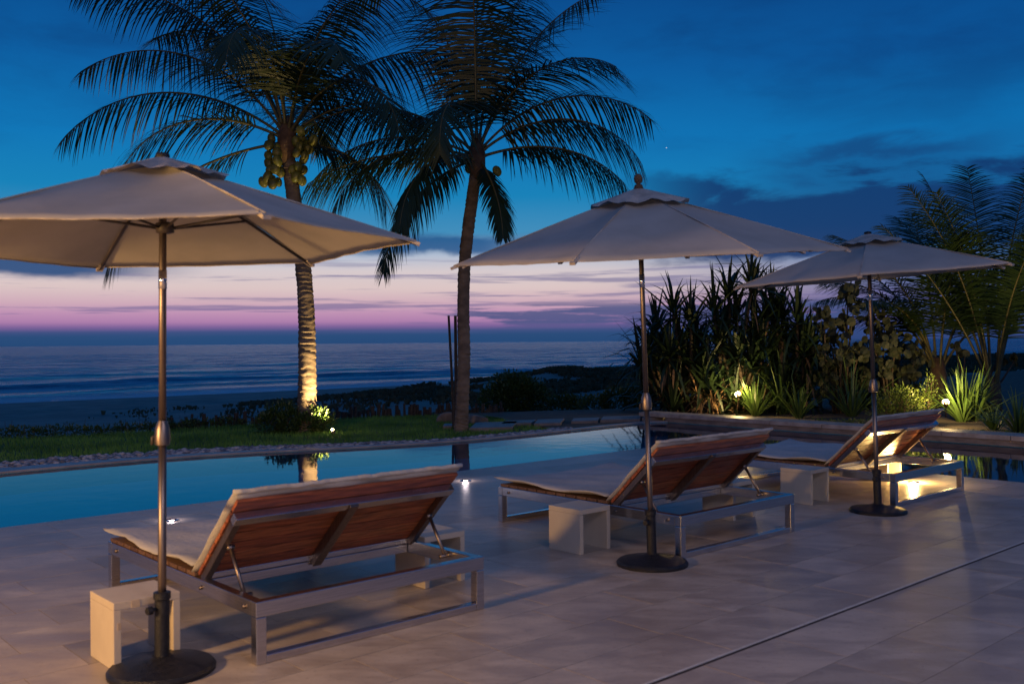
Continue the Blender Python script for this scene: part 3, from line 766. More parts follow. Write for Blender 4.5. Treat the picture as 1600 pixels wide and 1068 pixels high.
def ringed_trunk(path, r0, r1, tree, rng, flare=.5):
    m = MB(); P_, Rd = [], []; n = 230
    def ev(s):
        x = s * (len(path) - 1); i = min(int(x), len(path) - 2); f = x - i
        p0, p1, p2, p3 = [Vector(path[min(max(i + k, 0), len(path) - 1)]) for k in (-1, 0, 1, 2)]
        return .5 * ((2 * p1) + (p2 - p0) * f + (2 * p0 - 5 * p1 + 4 * p2 - p3) * f * f + (3 * p1 - p0 - 3 * p2 + p3) * f ** 3)
    L = sum((Vector(path[i + 1]) - Vector(path[i])).length for i in range(len(path) - 1)); ph = 0; V = []; nn = 20
    for i in range(n + 1):
        s = i / n; p = ev(s); r = r0 + (r1 - r0) * s; r *= 1 + flare * math.exp(-s * L / .28)
        for j in range(nn):
            a = 2 * math.pi * j / nn
            til = .030 * math.sin(a + 1.3 * math.sin(s * L * 2.1)) + .020 * math.sin(2 * a + s * L * 5) + .014 * math.sin(3 * a + s * L * 11)
            x = (s * L + til) / (.112 - .03 * s); fr = x - math.floor(x); h = math.sin(math.floor(x) * 12.9898) * 43758.5; h -= math.floor(h)
            saw = (.030 + .075 * h) * (1 - fr) ** 1.2 if fr > .2 else -.075 * (1 - fr / .2)
            V.append(p + Vector((math.cos(a), math.sin(a), 0)) * r * (1 + saw * 1.7 + .02 * math.sin(2 * a + s * 9)))
    F = [(i * nn + j, i * nn + (j + 1) % nn, (i + 1) * nn + (j + 1) % nn, (i + 1) * nn + j) for i in range(n) for j in range(nn)]
    m.add(V, F); o = m.build('trunk', M['trunk'], tree); autosmooth(o, 50); return ev(1.0)
def at(pxx, pyy, D):
    x = pxx - 800; y = 535 - pyy; a = R(-.5); xr = x * math.cos(a) - y * math.sin(a); yr = x * math.sin(a) + y * math.cos(a)
    return Vector((xr * D / 1500, D, 1.55 + yr * D / 1500))
def coconuts(tree, centre, n, rng, spread):
    m = MB(); b = bmesh.new(); bmesh.ops.create_icosphere(b, subdivisions=2, radius=1)
    for v in b.verts:
        an = math.atan2(v.co.y, v.co.x); v.co.x *= .084 * (1 + .07 * math.cos(3 * an)); v.co.y *= .084 * (1 + .07 * math.cos(3 * an)); v.co.z *= .112
    me = bpy.data.meshes.new('coconut'); b.to_mesh(me); b.free(); me.polygons.foreach_set('use_smooth', [True] * len(me.polygons)); me.materials.append(M['coconut'])
    done = []
    for k in range(n * 6):
        if len(done) >= n: break
        p = Vector(centre) + Vector((rng.gauss(0, spread[0]), rng.gauss(0, spread[1]), rng.gauss(0, spread[2])))
        if any((p - q).length < .125 for q in done): continue
        done.append(p); o = link('coconut', me, None, tree); o.location = p - tree.location
        o.rotation_euler = (rng.uniform(-.5, .5), rng.uniform(-.5, .5), rng.uniform(0, 6)); s = rng.uniform(.85, 1.1); o.scale = (s, s, s)
    return done

# ------------------------------------------------------------------ the two tall coconut palms
def tall_palm(label, D, trunk_px, r0, r1, fronds, seed, nuts):
    rng = random.Random(seed); path = [at(x, y, D + dd) for x, y, dd in trunk_px]; path[0].z = -.12
    t = thing('coconut_palm', label, 'palm tree', path[0], 0, 'tall coconut palms on the lawn'); o0 = path[0].copy()
    path = [p - o0 for p in path]
    topp = ringed_trunk(path, r0, r1, t, rng)
    m = MB(); m.tube([topp + Vector((0, 0, -.25)), topp, topp + Vector((0, 0, .25)), topp + Vector((0, 0, .6))], [r1 * .95, r1 * 1.5, r1 * 1.5, r1 * .5], 14); m.build('crown_fibre', M['fibre'], t, True)
    for (azd, e, b, L, *ex) in fronds:
        kw = dict(ex[0]) if ex else {}
        mt = kw.pop('mt', M['frond']); e_ = R(e); kw.setdefault('hang', rng.uniform(.55, 1.25)); kw.setdefault('tw', rng.uniform(-.25, .25))
        rt = topp + Vector((math.cos(R(azd)) * r1 * .9, math.sin(R(azd)) * r1 * .9, .12 + .4 * max(0, e) / 90))
        add_frond(t, rt, mt, M['petiole'], az_=R(azd), e0=e_, bend=R(b), L=L, rng=rng, **kw)
    for c, n, sp in nuts: coconuts(t, t.location + topp + Vector(c), n, rng, sp)
    return t
F1 = [(183, 36, 88, 4.3), (172, 54, 84, 4.5), (190, 68, 80, 4.5), (205, 22, 100, 3.4), (262, 74, 150, 3.4), (120, 80, 62, 4.4), (60, 78, 66, 4.4),
      (8, 56, 90, 4.2), (350, 36, 112, 3.4), (300, 58, 112, 3.4), (90, 46, 92, 3.4), (4, 0, 80, 2.2), (186, -10, 62, 4.0), (215, 80, 70, 4.2), (330, 78, 84, 4.0), (150, 66, 76, 4.3), (318, 42, 118, 3.6), (172, 78, 74, 4.4)]
P1 = tall_palm('lit coconut palm with green coconuts, its ringed trunk glowing from below', 17.2,
    [(478, 682, 0), (480, 600, 0), (479, 500, 0), (473, 410, .0), (459, 310, .1), (449, 235, .1)], .165, .118, F1, 11,
    [((-.20, -.20, -.28), 18, (.09, .08, .20)), ((.26, -.18, .02), 9, (.09, .08, .11)), ((.27, -.14, -.36), 7, (.07, .07, .13))])
F2 = [(180, 42, 88, 3.5), (170, 26, 74, 3.2), (190, 8, 42, 3.0), (255, 50, 150, 2.7), (216, -24, 58, 2.9, dict(leaf=.7)), (5, 48, 88, 3.5), (352, 36, 100, 3.3), (345, 14, 64, 2.8),
      (90, 85, 38, 4.2), (60, 78, 46, 4.2), (25, 70, 46, 4.3), (125, 76, 50, 4.2), (270, 84, 50, 3.8), (310, -50, 38, 1.6, dict(leaf=.5)), (330, 62, 96, 3.2), (206, 12, 84, 3.1, dict(leaf=.85)), (236, 2, 84, 2.7, dict(leaf=.75))]
P2 = tall_palm('dark coconut palm beside two leaning support poles, slender unlit trunk', 17.2,
    [(720, 683, 0), (722, 640, 0), (725, 560, 0), (724, 480, 0), (727, 400, 0), (738, 310, 0), (745, 262, 0)], .112, .104, F2, 23,
    [((.34, .05, -.05), 1, (.03, .03, .03)), ((-.2, .1, .0), 2, (.06, .05, .05))])
# uplight for the lit palm
def spotlight(name, loc, label, power, target, spot, aim_h=.12, cone=True, extra=None, ls=1.0, group='garden spotlights among the plants'):
    t = thing('garden_spotlight', label, 'spotlight', loc, 0, group); dv = (Vector(target) - Vector(loc)).normalized(); h = Vector((0, 0, aim_h))
    m = MB(); m.tube([(0, 0, -.1), h], .010, 8); m.build('stake', M['lamp_body'], t, True)
    m = MB(); m.tube([h - dv * .05, h - dv * .045, h + dv * .05, h + dv * .055], [.02, .034, .042, .036], 14, True); m.build('housing', M['lamp_body'], t, True)
    m = MB(); m.tube([h + dv * .056, h + dv * .075, h + dv * .095], [.040 * ls, .056 * ls, .006], 14); m.build('lens', M['lens_warm'], t, True)
    p = h + dv * .13
    light('spot_beam', 'SPOT', p, power, (1, .66, .26), .035, target=p + dv, spot=spot, parent=t)
    if extra: light('spot_spill', 'POINT', h + Vector((0, -.06, .12)), extra, (1, .66, .24), .05, parent=t)
    return t
trunk0 = P1.location
spotlight('up', (trunk0.x + .58, trunk0.y - .46, -.05), 'small ground spotlight in the lawn right of the lit palm', 720, (trunk0.x - .05, trunk0.y, 2.0), (88, .5), .03, extra=.5, ls=.45)

# ------------------------------------------------------------------ leafy things
def leaf_cloud(rng, lobes, n, size, asp=.55, shell=.55, up=.3):
    """many small folded leaves spread through uneven lobes"""
    m = MB(); wts = [l[1][0] * l[1][1] * l[1][2] for l in lobes]
    for _ in range(n):
        c, rd = rng.choices(lobes, wts)[0]
        dv = Vector((rng.gauss(0, 1), rng.gauss(0, 1), rng.gauss(0, 1))).normalized(); r = (shell + (1 - shell) * rng.random()) * (1 + .13 * math.sin(dv.x * 7 + c[0] * 3) * math.sin(dv.z * 6 + dv.y * 5))
        p = Vector((c[0] + dv.x * rd[0] * r, c[1] + dv.y * rd[1] * r, c[2] + dv.z * rd[2] * r))
        if p.z < .01: continue
        f = (dv + Vector((rng.uniform(-.8, .8), rng.uniform(-.8, .8), rng.uniform(-.3, .8) + up))).normalized(); s = f.cross(Vector((rng.uniform(-1, 1), rng.uniform(-1, 1), 1))).normalized(); nn = s.cross(f)
        L = size * rng.uniform(.7, 1.3); wv = s * L * asp * .5
        m.add([p, p + f * L * .5 + wv + nn * L * .08, p + f * L, p + f * L * .5 - wv + nn * L * .08], [(0, 1, 2), (0, 2, 3)])
    return m
def stems(rng, tops, base=(0, 0, 0), r=.012):
    m = MB()
    for p in tops:
        p = Vector(p); b = Vector(base) + Vector((rng.uniform(-.08, .08), rng.uniform(-.08, .08), -.03)); mid = b.lerp(p, .55) + Vector((rng.uniform(-.06, .06), rng.uniform(-.06, .06), .04))
        m.tube([b, mid, p], [r, r * .7, r * .35], 5)
    return m
def bush(name, label, cat, loc, lobes, n, size, material, seed, group=None, asp=.55, shell=.55):
    rng = random.Random(seed); t = thing(name, label, cat, loc, 0, group)
    leaf_cloud(rng, lobes, n, size, asp, shell).build('foliage', material, t)
    stems(rng, [(c[0] + rng.uniform(-.5, .5) * r[0], c[1] + rng.uniform(-.5, .5) * r[1], c[2] + .3 * r[2]) for c, r in lobes for _ in range(4)]).build('stem', M['stem'], t, True)
    return t
def G(pxx, pyy, z=0.0):
    x = pxx - 800; y = 535 - pyy; a = R(-.5); xr = x * math.cos(a) - y * math.sin(a); yr = x * math.sin(a) + y * math.cos(a)
    D = (1.55 - z) * 1500 / -yr; return Vector((xr * D / 1500, D, z))
sp = 'shrubs at the foot of the lit palm'
bush('palm_foot_shrub', 'dark rounded shrub left of the lit palm trunk', 'shrub', (trunk0.x - .42, trunk0.y - .02, -.06), [((0, 0, .28), (.34, .30, .32)), ((-.2, -.1, .2), (.28, .24, .22)), ((.18, -.16, .24), (.26, .22, .25))], 2300, .062, M['bush'], 31, sp)
bush('palm_foot_shrub', 'dark shrub right of the lit palm trunk, its edge glowing yellow', 'shrub', (trunk0.x + .24, trunk0.y - .10, -.06), [((-.04, 0, .22), (.26, .22, .27)), ((.12, .05, .18), (.2, .18, .2)), ((-.2, -.16, .18), (.22, .16, .2))], 1500, .062, M['bush'], 32, sp)
b0 = at(805, 600, 27.5); b0.z = -.66
bush('round_bush', 'big rounded leafy bush right of the dark palm trunk', 'bush', b0, [((0, 0, .66), (.95, .8, .60)), ((-.15, 0, .96), (.66, .6, .42)), ((.46, -.1, .55), (.6, .55, .5)), ((-.56, -.1, .52), (.56, .55, .46)), ((.05, -.2, .7), (.66, .55, .55))], 6500, .10, M['bush'], 33, 'dark bushes by the pool end', shell=.5)
b0 = at(880, 630, 27.0); b0.z = -.7
bush('low_bush', 'low black bush between the big rounded bush and the pool stones', 'bush', b0, [((0, 0, .38), (.55, .5, .40)), ((.35, .1, .36), (.4, .4, .36))], 2000, .09, M['bush'], 34, 'dark bushes by the pool end')
b0 = at(955, 630, 26.0); b0.z = -.6
bush('low_bush', 'wide low green bush left of the middle parasol pole by the pool stones', 'bush', b0, [((-.45, 0, .36), (.5, .45, .36)), ((.18, 0, .45), (.56, .5, .42)), ((.72, .05, .5), (.5, .45, .46)), ((1.1, .3, .55), (.45, .45, .50))], 4200, .095, M['bush'], 35, 'dark bushes by the pool end')
# low hedge along the left border of the lawn
rng = random.Random(41); hl = [p for p in lf if p[0] < 8.6]; lob = []
for k in range(46):
    s = rng.random(); a = -4 + 13.0 * k / 46; cc = 18.3 if a < 4.8 else 18.25 - .5 * min(1, (a - 4.8) / 1.6)
    p = W(a, cc + rng.uniform(-.05, .15), .08); lob.append(((p.x, p.y, .06 + rng.uniform(0, .05)), (.26, .26, .09 + rng.uniform(0, .08))))
t = thing('low_hedge', 'ragged low dark hedge along the sand side of the lawn, left', 'hedge', (0, 0, -.08))
leaf_cloud(rng, lob, 9500, .055, .6, .2).build('foliage', M['bush'], t)
stems(rng, [(c[0][0] + rng.uniform(-.2, .2), c[0][1], c[0][2] + c[1][2]) for c in lob], r=.0)  # stems hidden inside
m = MB()
for c, r in lob:
    for _ in range(3):
        x, y = c[0] + rng.uniform(-.2, .2), c[1] + rng.uniform(-.2, .2); m.tube([(x, y, -.05), (x + rng.uniform(-.05, .05), y, c[2] + r[2] * rng.uniform(.8, 1.5))], [.006, .003], 5)
m.build('stem', M['stem'], t, True, kind='stuff')
# stake fence
fn = thing('stake_fence', 'low uneven fence of dark driftwood stakes between lawn and dunes', 'fence', (0, 0, 0))
rng = random.Random(5); line = [(7.4, 18.0), (9.5, 17.85), (11.6, 17.65), (12.8, 17.3), (13.6, 16.7), (14.3, 16.2)]
sl_ = smooth_line(line, 20); k = 0.0; a_prev = None; acc = 0
stm = []
for v in range(5):
    b = MB(); r = .042; n = 7; pts = [(0, 0, 0), (.005 * v, 0, .5), (.004, .006 * v, 1.0)]
    b.tube(pts, [r, r * (.95 - .03 * v), r * (.82 - .04 * v)], n); me = bpy.data.meshes.new('stake'); me.from_pydata(b.v, [], b.f); me.materials.append(M['wood']); stm.append(me)
for i in range(len(sl_) - 1):
    p, q = sl_[i], sl_[i + 1]; L = math.hypot(q[0] - p[0], q[1] - p[1]); s = 0
    while s < L:
        x = p[0] + (q[0] - p[0]) * s / L; y = p[1] + (q[1] - p[1]) * s / L
        if rng.random() > .12:
            o = link('stake', rng.choice(stm), None, fn); o.location = W(x, y + rng.uniform(-.03, .03), -.38); w_ = rng.uniform(.8, 1.35)
            o.scale = (w_, w_, rng.uniform(.40, .60)); o.rotation_euler = (rng.uniform(-.07, .07), rng.uniform(-.07, .07), rng.uniform(0, 6))
        s += rng.uniform(.085, .15)
# support poles leaning on the dark palm
for (x0, y0, x1, y1, D0, D1, r, lab) in ((701, 494, 709, 668, 17.9, 17.75, .026, 'thin leaning wooden pole left of the dark palm trunk, the outer one'), (711.5, 494, 711.5, 660, 17.7, 17.6, .032, 'straight wooden pole tight against the dark palm trunk, the inner one')):
    p1 = at(x0, y0, D0); p0 = at(x1, y1, D1); p0.z = -.15; m = MB()
    m.tube([(0, 0, 0), (p1 - p0) * .5 + Vector((.01, 0, 0)), p1 - p0], [r, r * .93, r * .85], 10); o = m.build('support_pole', M['wood'], smooth=True); o.location = p0
    tag(o, lab, 'pole', 'support poles of the dark palm'); autosmooth(o, 40)
# boulders
def boulder(loc, sz, seed, label):
    b = bmesh.new(); bmesh.ops.create_icosphere(b, subdivisions=3, radius=1); rg = random.Random(seed)
    ks = [(Vector((rg.gauss(0, 1), rg.gauss(0, 1), rg.gauss(0, 1))).normalized(), rg.uniform(.62, .9)) for _ in range(9)]
    for v in b.verts:
        for kv, kd in ks:
            dd = v.co.dot(kv)
            if dd > kd: v.co -= kv * (dd - kd) * .85
        v.co = Vector((v.co.x * sz[0], v.co.y * sz[1], v.co.z * sz[2]))
    me = bpy.data.meshes.new('boulder'); b.to_mesh(me); b.free(); o = link('boulder', me, M['rock']); o.location = loc; autosmooth(o, 28)
    return tag(o, label, 'rock', 'boulders behind the dark palm')
q = at(700, 652, 19.2); boulder((q.x, q.y, -.02), (.24, .2, .2), 3, 'rough brown boulder peeking out left of the dark palm trunk')
q = at(744, 655, 18.9); boulder((q.x, q.y, -.02), (.25, .22, .19), 8, 'rough brown boulder right of the dark palm trunk')
# flat stones at the pool's far end
def flat_stone(pts, z, label, h=.05):
    m = MB(); n = len(pts); c = Vector((sum(p.x for p in pts) / n, sum(p.y for p in pts) / n, z))
    sh = [Vector((p.x, p.y, z)) - c for p in pts]
    V = [p - Vector((0, 0, .12)) for p in sh] + [p + Vector((0, 0, h - .012)) for p in sh] + [p * .97 + Vector((0, 0, h)) for p in sh]
    m.add(V, [tuple(range(2 * n, 3 * n))] + [(i, (i + 1) % n, n + (i + 1) % n, n + i) for i in range(n)] + [(n + i, n + (i + 1) % n, 2 * n + (i + 1) % n, 2 * n + i) for i in range(n)])
    o = m.build('paving_stone', M['slab']); o.location = c; return tag(o, label, 'stone', 'flat stones at the pool end')
def quad(x0, x1, yf, yb, sk=6): return [G(x0, yf), G(x1, yf - .03 * (x1 - x0)), G(x1 + sk, yb - .03 * (x1 - x0)), G(x0 + sk, yb)]
flat_stone(quad(692, 706, 668, 664, 2), -.03, 'small flat stone just left of the dark palm base')
flat_stone(quad(733, 800, 671, 662, 10), -.03, 'flat pale stone slab right of the dark palm base')
flat_stone(quad(782, 830, 664, 659, 8), -.03, 'flat stone slab in front of the big rounded bush')
flat_stone(quad(834, 876, 664.5, 658, 6), -.02, 'flat stone slab in front of the low black bush')
flat_stone(quad(892, 934, 661, 656, 4), -.02, 'flat stone slab at the pool edge left of the wide low bush')
flat_stone(quad(938, 1000, 659.5, 654, 4), -.01, 'long flat stone slab at the pool edge left of the middle parasol pole')
flat_stone(quad(1003, 1036, 657, 650, 4), .0, 'flat stone slab next to the end of the raised pool wall')

# strap leaves
def strap_leaf(m, p, dv, L, wd, rng, droop, kink=None, segs=6, flat=None):
    P0 = Vector(p); d_ = Vector(dv).normalized(); s = d_.cross(Vector((0, 0, 1)))
    if s.length < .05: s = Vector((1, 0, 0))
    s.normalize(); s = (s + Vector((rng.uniform(-.4, .4), rng.uniform(-.4, .4), rng.uniform(-.3, .3)))).normalized(); V = []
    for j in range(segs + 1):
        f = j / segs; hw = wd / 2 * min(1, .55 + f * 2) * (1 - f ** 2.6) + .0015; V += [P0 - s * hw, P0 + s * hw]
        g = droop * (.4 + 1.2 * f)
        if kink is not None and j == kink: g += rng.uniform(1.0, 2.4)
        d_ = (d_ + Vector((0, 0, -1)) * g / segs * 2.2).normalized(); P0 = P0 + d_ * (L / segs)
    m.add(V, [(2 * j, 2 * j + 1, 2 * j + 3, 2 * j + 2) for j in range(segs)])
def lily(loc, label, n, L, seed, wd=.045, material=None, spread=.9, group='strap-leaved lilies along the pool wall'):
    rng = random.Random(seed); t = thing('spider_lily', label, 'plant', loc, 0, group); nb = 6; ms = [MB() for _ in range(nb)]
    for k in range(n):
        a = rng.uniform(0, 6.283); e = R(rng.uniform(38, 86)); dv = Vector((math.cos(a) * math.cos(e) * spread, math.sin(a) * math.cos(e) * spread, math.sin(e)))
        strap_leaf(ms[k % nb], (math.cos(a) * .07 * rng.random(), math.sin(a) * .07 * rng.random(), -.02), dv, L * rng.uniform(.65, 1.1), wd * rng.uniform(.8, 1.15), rng, rng.uniform(.15, .5), kink=rng.choice((None, None, None, 4)))
    for mm in ms: mm.build('leaf_tuft', material or M['strap'], t, True)
    return t
def gz(pxx, D, z=-.03): p = at(pxx, 600, D); p.z = z; return p
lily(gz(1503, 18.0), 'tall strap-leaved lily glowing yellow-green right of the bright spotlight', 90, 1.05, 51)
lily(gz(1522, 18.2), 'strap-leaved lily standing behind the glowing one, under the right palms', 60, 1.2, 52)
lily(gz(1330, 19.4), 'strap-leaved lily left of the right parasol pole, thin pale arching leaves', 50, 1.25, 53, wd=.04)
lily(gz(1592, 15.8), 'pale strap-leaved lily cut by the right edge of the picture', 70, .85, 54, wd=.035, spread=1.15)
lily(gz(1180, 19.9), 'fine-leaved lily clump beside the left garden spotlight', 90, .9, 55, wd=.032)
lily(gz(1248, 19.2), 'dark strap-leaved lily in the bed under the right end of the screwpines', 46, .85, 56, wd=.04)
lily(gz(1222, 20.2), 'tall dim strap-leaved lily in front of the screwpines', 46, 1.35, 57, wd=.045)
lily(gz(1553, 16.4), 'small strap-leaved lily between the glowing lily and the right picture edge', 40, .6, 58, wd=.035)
# dry grassy clump by the left spotlight
rng = random.Random(61); t = thing('dry_leaf_clump', 'clump of dry brown leaves left of the left garden spotlight', 'plant', gz(1112, 20.4), 0); mm = MB()
for k in range(120):
    a = rng.uniform(0, 6.283); e = R(rng.uniform(5, 75)); r_ = rng.uniform(0, .35)
    strap_leaf(mm, (math.cos(a) * r_ * .9, math.sin(a) * r_ * .6, rng.uniform(0, .35)), (math.cos(a) * math.cos(e), math.sin(a) * math.cos(e), math.sin(e) - .2), rng.uniform(.25, .6), .026, rng, rng.uniform(.3, 1.2))
mm.build('dry_leaf', M['dry'], t, True)
# leafy shrub lit by the right spotlight
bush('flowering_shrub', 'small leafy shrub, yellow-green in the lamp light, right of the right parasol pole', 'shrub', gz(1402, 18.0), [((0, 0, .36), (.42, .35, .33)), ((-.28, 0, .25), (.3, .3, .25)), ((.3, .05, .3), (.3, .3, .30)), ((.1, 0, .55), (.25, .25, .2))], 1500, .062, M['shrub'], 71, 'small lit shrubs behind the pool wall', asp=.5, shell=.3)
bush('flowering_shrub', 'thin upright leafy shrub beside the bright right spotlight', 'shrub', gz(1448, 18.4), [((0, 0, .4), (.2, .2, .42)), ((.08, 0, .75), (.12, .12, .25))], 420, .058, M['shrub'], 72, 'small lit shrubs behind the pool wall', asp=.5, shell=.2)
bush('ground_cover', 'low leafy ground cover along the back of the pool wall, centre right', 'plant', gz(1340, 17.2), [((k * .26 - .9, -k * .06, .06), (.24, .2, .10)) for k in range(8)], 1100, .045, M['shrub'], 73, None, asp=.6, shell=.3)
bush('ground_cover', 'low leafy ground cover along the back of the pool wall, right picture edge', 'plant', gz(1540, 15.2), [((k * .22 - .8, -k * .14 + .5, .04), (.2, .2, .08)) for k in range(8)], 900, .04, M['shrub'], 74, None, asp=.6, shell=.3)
# screwpines
def screwpine(loc, label, heads, seed):
    rng = random.Random(seed); t = thing('screwpine', label, 'shrub', loc, 0, 'screwpines behind the pool wall'); st = MB()
    for (hx, hy_, hz_, ll, n) in heads:
        p = Vector((hx, hy_, hz_)); b = Vector((hx * .35 + rng.uniform(-.1, .1), hy_ * .4, 0)); md = b.lerp(p, .5) + Vector((rng.uniform(-.12, .12), rng.uniform(-.1, .1), .1))
        st.tube([b, md, p], [.05, .04, .032], 7); m = MB()
        for k in range(n):
            a = k * 2.39996 + rng.uniform(-.2, .2); f = k / n; e = R(84 - 105 * f + rng.uniform(-12, 12))
            dv = (math.cos(a) * math.cos(e), math.sin(a) * math.cos(e), math.sin(e))
            strap_leaf(m, p + Vector((0, 0, .2 * (1 - f) - .1)), dv, ll * rng.uniform(.6, 1.1), .072 * rng.uniform(.75, 1.15), rng, .10 + .45 * f * rng.random(), kink=rng.choice((None, 3, 4, 4, 5)), segs=7)
        m.build('leaf_rosette', M['screw'], t)
    m = MB()
    for k in range(14):
        h = rng.choice(heads); strap_leaf(m, (h[0] + rng.uniform(-.25, .25), h[1] - .25, h[2] - rng.uniform(.1, .5)), (rng.uniform(-.5, .5), -.5, -.7), rng.uniform(.4, .85), .05, rng, .8)
    m.build('dead_leaf', M['dry'], t, kind='stuff')
    st.build('stem', M['stem'], t, True); return t
def heads(rng, x0, x1, zlo, zhi, n, yw=.55):
    out = []
    for k in range(n):
        f = (k + .5) / n; x = x0 + (x1 - x0) * (f + rng.uniform(-.05, .05)); out.append((x, rng.uniform(-yw, yw), rng.uniform(zlo, zhi), rng.uniform(.65, .95), 34))
    return out
rg = random.Random(77)
Dp = 21.0
def hpx(pxx, pyy, base, ll=1.05, n=46): q = at(pxx, pyy, Dp) - base; return (q.x, rg.uniform(-.6, .5), q.z, ll, n)
bA, bB, bC = gz(1065, Dp), gz(1150, Dp), gz(1225, Dp)
screwpine(bA, 'left screwpine, stiff leaves reaching behind the middle parasol pole', [hpx(x, y + 14, bA) for x, y in ((1028, 505), (1050, 480), (1075, 495), (1090, 520), (1040, 545), (1012, 540), (1070, 560), (1025, 585), (1095, 570), (1050, 600), (1000, 560), (1018, 610), (1045, 630), (1075, 625), (1100, 600), (1088, 545), (1060, 530), (1030, 560))], 81)
screwpine(bB, 'middle and tallest screwpine, behind the left garden spotlight', [hpx(x, y + 14, bB) for x, y in ((1110, 480), (1135, 455), (1165, 440), (1185, 448), (1150, 490), (1120, 525), (1170, 510), (1145, 545), (1185, 550), (1160, 585), (1125, 590), (1100, 610), (1140, 620), (1180, 600), (1190, 520), (1200, 490), (1105, 555), (1135, 505), (1165, 560))], 82)
screwpine(bC, 'right screwpine, its leaves fanning out under the right parasol canopy', [hpx(x, y + 14, bC) for x, y in ((1205, 470), (1235, 492), (1258, 510), (1215, 515), (1245, 540), (1205, 560), (1235, 580), (1262, 560), (1215, 600), (1190, 590), (1250, 610), (1225, 620), (1270, 590), (1230, 550), (1195, 530), (1222, 490), (1260, 535))], 83)
def thicket(x0, x1, ytop, D, seed, label, n, leaf):
    rng = random.Random(seed); b = gz((x0 + x1) / 2, D); lob = []
    for k in range(16):
        x = rng.uniform(x0, x1); y = rng.uniform(ytop, 640); q = at(x, y, D) - b; lob.append(((q.x, rng.uniform(-.2, .35), max(.2, q.z)), (.42, .35, .38)))
    bush('dense_thicket', label, 'bush', b, lob, n, leaf, M['screw'], seed, 'dark thickets behind the pool wall plants', asp=.35, shell=.1)
thicket(1010, 1265, 535, 22.6, 87, 'dense black thicket filling the lower half behind the screwpines', 5200, .16)
thicket(1285, 1440, 560, 22.0, 88, 'dense black thicket low behind the sea grapes', 2800, .14)
# sea grapes
GL = []
for v in range(4):
    rv = random.Random(v); V = [(0, 0, .12)] + [(math.cos(a) * (1 - .14 * (i == 0)), math.sin(a), rv.uniform(-.12, .14)) for i, a in enumerate([i * math.pi / 5 for i in range(10)])]
    me = bpy.data.meshes.new('leaf'); me.from_pydata(V, [], [(0, 1 + i, 1 + (i + 1) % 10) for i in range(10)]); me.materials.append(M['grape']); GL.append(me)
def sea_grape(loc, label, clumps, seed):
    rng = random.Random(seed); t = thing('sea_grape', label, 'shrub', loc, 0, 'sea grapes behind the pool wall'); m = MB(); st = MB()
    for (x, y, z, r, n) in clumps:
        b = Vector((x * .3, y * .3, 0)); st.tube([b, b.lerp(Vector((x, y, z)), .6) + Vector((rng.uniform(-.1, .1), 0, .05)), (x, y, z)], [.03, .02, .012], 6)
        for k in range(n):
            p = Vector((x + rng.gauss(0, r * .5), y + rng.gauss(0, r * .5), z + rng.gauss(0, r * .55)))
            nrm = Vector((rng.gauss(0, .8), rng.gauss(-.5, .8), rng.uniform(-.2, 1))).normalized(); s = nrm.orthogonal().normalized(); q = nrm.cross(s); rad = rng.uniform(.06, .105)
            o = link('leaf', rng.choice(GL), None, t); o.location = p; o.scale = (rad, rad, rad); o.rotation_euler = nrm.to_track_quat('Z', 'Y').to_euler()
    st.build('stem', M['stem'], t, True); return t
Dp = 20.3
def cpx(pxx, pyy, base, r=.22, n=24): q = at(pxx, pyy, Dp) - base; return (q.x, rg.uniform(-.3, .3), q.z, r, n)
bG, bH = gz(1312, Dp), gz(1395, Dp)
sea_grape(bG, 'sea grape shrub with big round leaves, left of the right parasol pole', [cpx(x, y, bG) for x, y in ((1288, 500), (1300, 530), (1330, 458), (1332, 485), (1325, 515), (1310, 550), (1285, 555), (1335, 550), (1295, 585), (1320, 590), (1280, 610), (1340, 600))], 91)
sea_grape(bH, 'sea grape shrub with big round leaves, right of the right parasol pole', [cpx(x, y, bH) for x, y in ((1370, 500), (1385, 515), (1392, 540), (1365, 545), (1410, 545), (1425, 560), (1380, 575), (1405, 585), (1365, 595), (1430, 590), (1395, 610))], 92)
q = gz(1500, 20.6)
sea_grape(q, 'sparse sea grape between the two young palms', [(at(x, y, 20.6).x - q.x, 0, at(x, y, 20.6).z - q.z, .1, 5) for x, y in ((1492, 540), (1508, 552), (1560, 560), (1585, 565))], 93)
# young palms at right
def young_palm(base, label, fr, seed, th, tr):
    rng = random.Random(seed); t = thing('young_palm', label, 'palm tree', base, 0, 'young coconut palms at the right')
    m = MB(); m.tube([(0, 0, -.1), (0, 0, th * .35), (0, 0, th * .75), (0, 0, th)], [tr * 1.25, tr * 1.15, tr, tr * .6], 12); m.build('trunk', M['fibre'], t, True)
    for (azd, e, b, L, *ex) in fr:
        kw = dict(leaf=.85, nl=100, wd=.026, bare=.26, hang=.5, rr0=.034); kw.update(ex[0] if ex else {})
        add_frond(t, Vector((math.cos(R(azd)) * tr * .6, math.sin(R(azd)) * tr * .6, th * .8)), M['frond_young'], M['petiole'], az_=R(azd), e0=R(e), bend=R(b), L=L, rng=rng, **kw)
    return t
young_palm(gz(1466, 21.5), 'left young palm, dark fronds spreading under and over the right parasol', [(180, 72, 78, 3.4), (168, 58, 92, 3.2), (196, 44, 90, 2.8), (8, 76, 52, 3.4), (350, 62, 70, 3.0), (90, 84, 30, 3.9), (210, 66, 84, 3.1), (270, 84, 46, 3.3), (140, 74, 58, 3.6), (30, 66, 60, 3.1), (176, 80, 60, 3.9), (190, 64, 84, 3.5)], 101, 1.15, .17)
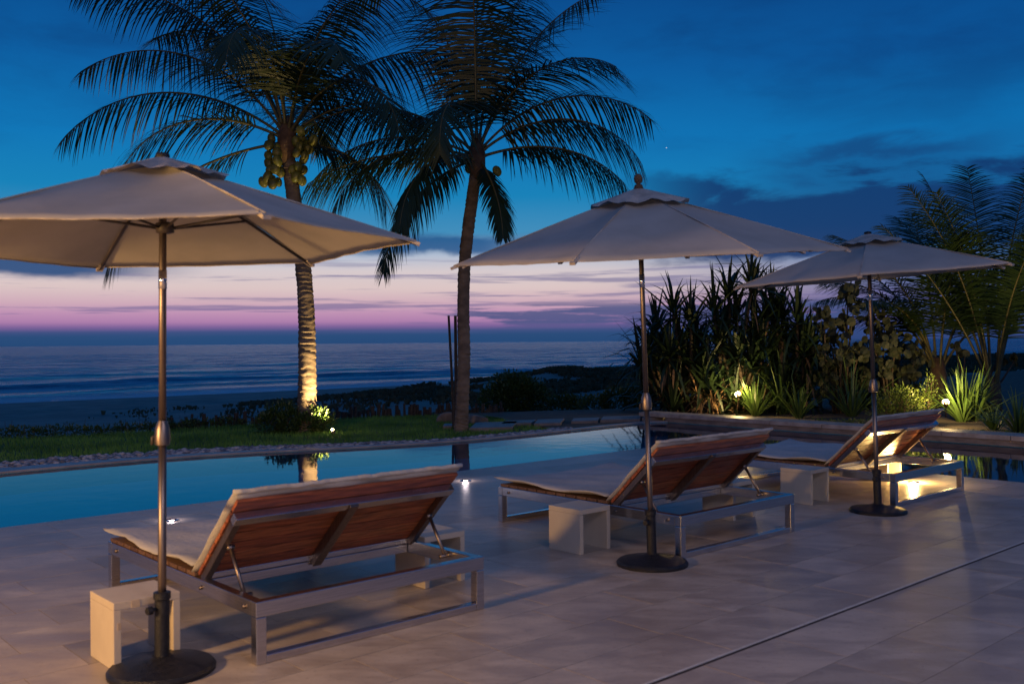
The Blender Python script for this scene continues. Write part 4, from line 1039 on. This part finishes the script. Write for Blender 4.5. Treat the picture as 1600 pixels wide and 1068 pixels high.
young_palm(gz(1552, 20.5), 'right young palm with long pale leaf stalks, at the right picture edge', [(178, 68, 26, 4.1), (186, 80, 30, 4.6), (92, 86, 16, 4.9), (10, 78, 26, 4.5), (352, 84, 22, 4.6), (270, 76, 40, 3.8), (130, 76, 34, 4.4), (300, 82, 30, 4.0), (150, 84, 22, 4.8), (200, 82, 26, 4.3), (20, 86, 20, 4.9)], 102, .75, .15)
# garden spotlights
s1 = at(1150, 618, 20.0); spotlight('s', (s1.x, s1.y - .25, s1.z - .14), 'small lit garden spotlight among the leaves below the screwpines', 50, (s1.x - .15, s1.y + 1.4, 1.0), (120, .8), .14, extra=80)
s2 = at(1470, 631, 17.2); spotlight('s', (s2.x, s2.y - .2, s2.z - .14), 'bright lit garden spotlight behind the back of the farthest lounger', 420, (s2.x + .5, s2.y + .9, .9), (130, .8), .14, extra=40)
# dunes' low plants: nobody could count them
g = np.random.default_rng(12); n = 230000; a = g.uniform(12, 95, n); c = g.uniform(22, 48, n)
dens = sstep(a, 13, 34) * np.exp(-((c - 32) / 9.5) ** 2) * 1.5 * sstep(fbm(a / 4.5, c / 3.2, 17) + .14 * sstep(a, 20, 34), .40, .54)
ok = g.random(n) < np.clip(dens, 0, 1); a, c = a[ok], c[ok]; n = len(a); z = beach_z(a, c); hh = g.uniform(.06, .24, n) * (.5 + fbm(a / 3, c / 3, 19)); th = g.uniform(0, 6.28, n); wd = g.uniform(.02, .07, n)
ph = g.uniform(0, 6.28, n); X = a * CU - c * SU; Y = a * SU + c * CU
V = np.stack([np.stack([X - np.cos(th) * wd, Y - np.sin(th) * wd, z - .03], 1), np.stack([X + np.cos(th) * wd, Y + np.sin(th) * wd, z - .03], 1), np.stack([X + np.cos(ph) * hh * .6 + np.cos(th) * wd * .4, Y + np.sin(ph) * hh * .6, z + hh], 1), np.stack([X - np.cos(ph) * hh * .4 - np.cos(th) * wd, Y - np.sin(ph) * hh * .6, z + hh * .8], 1)], 1).reshape(-1, 3)
o = npmesh('dune_plants', V, np.arange(4 * n).reshape(-1, 4), M['dune'], kind='stuff'); tag(o, 'dark creeping plants covering the sand dunes beyond the fence', 'dune plants')
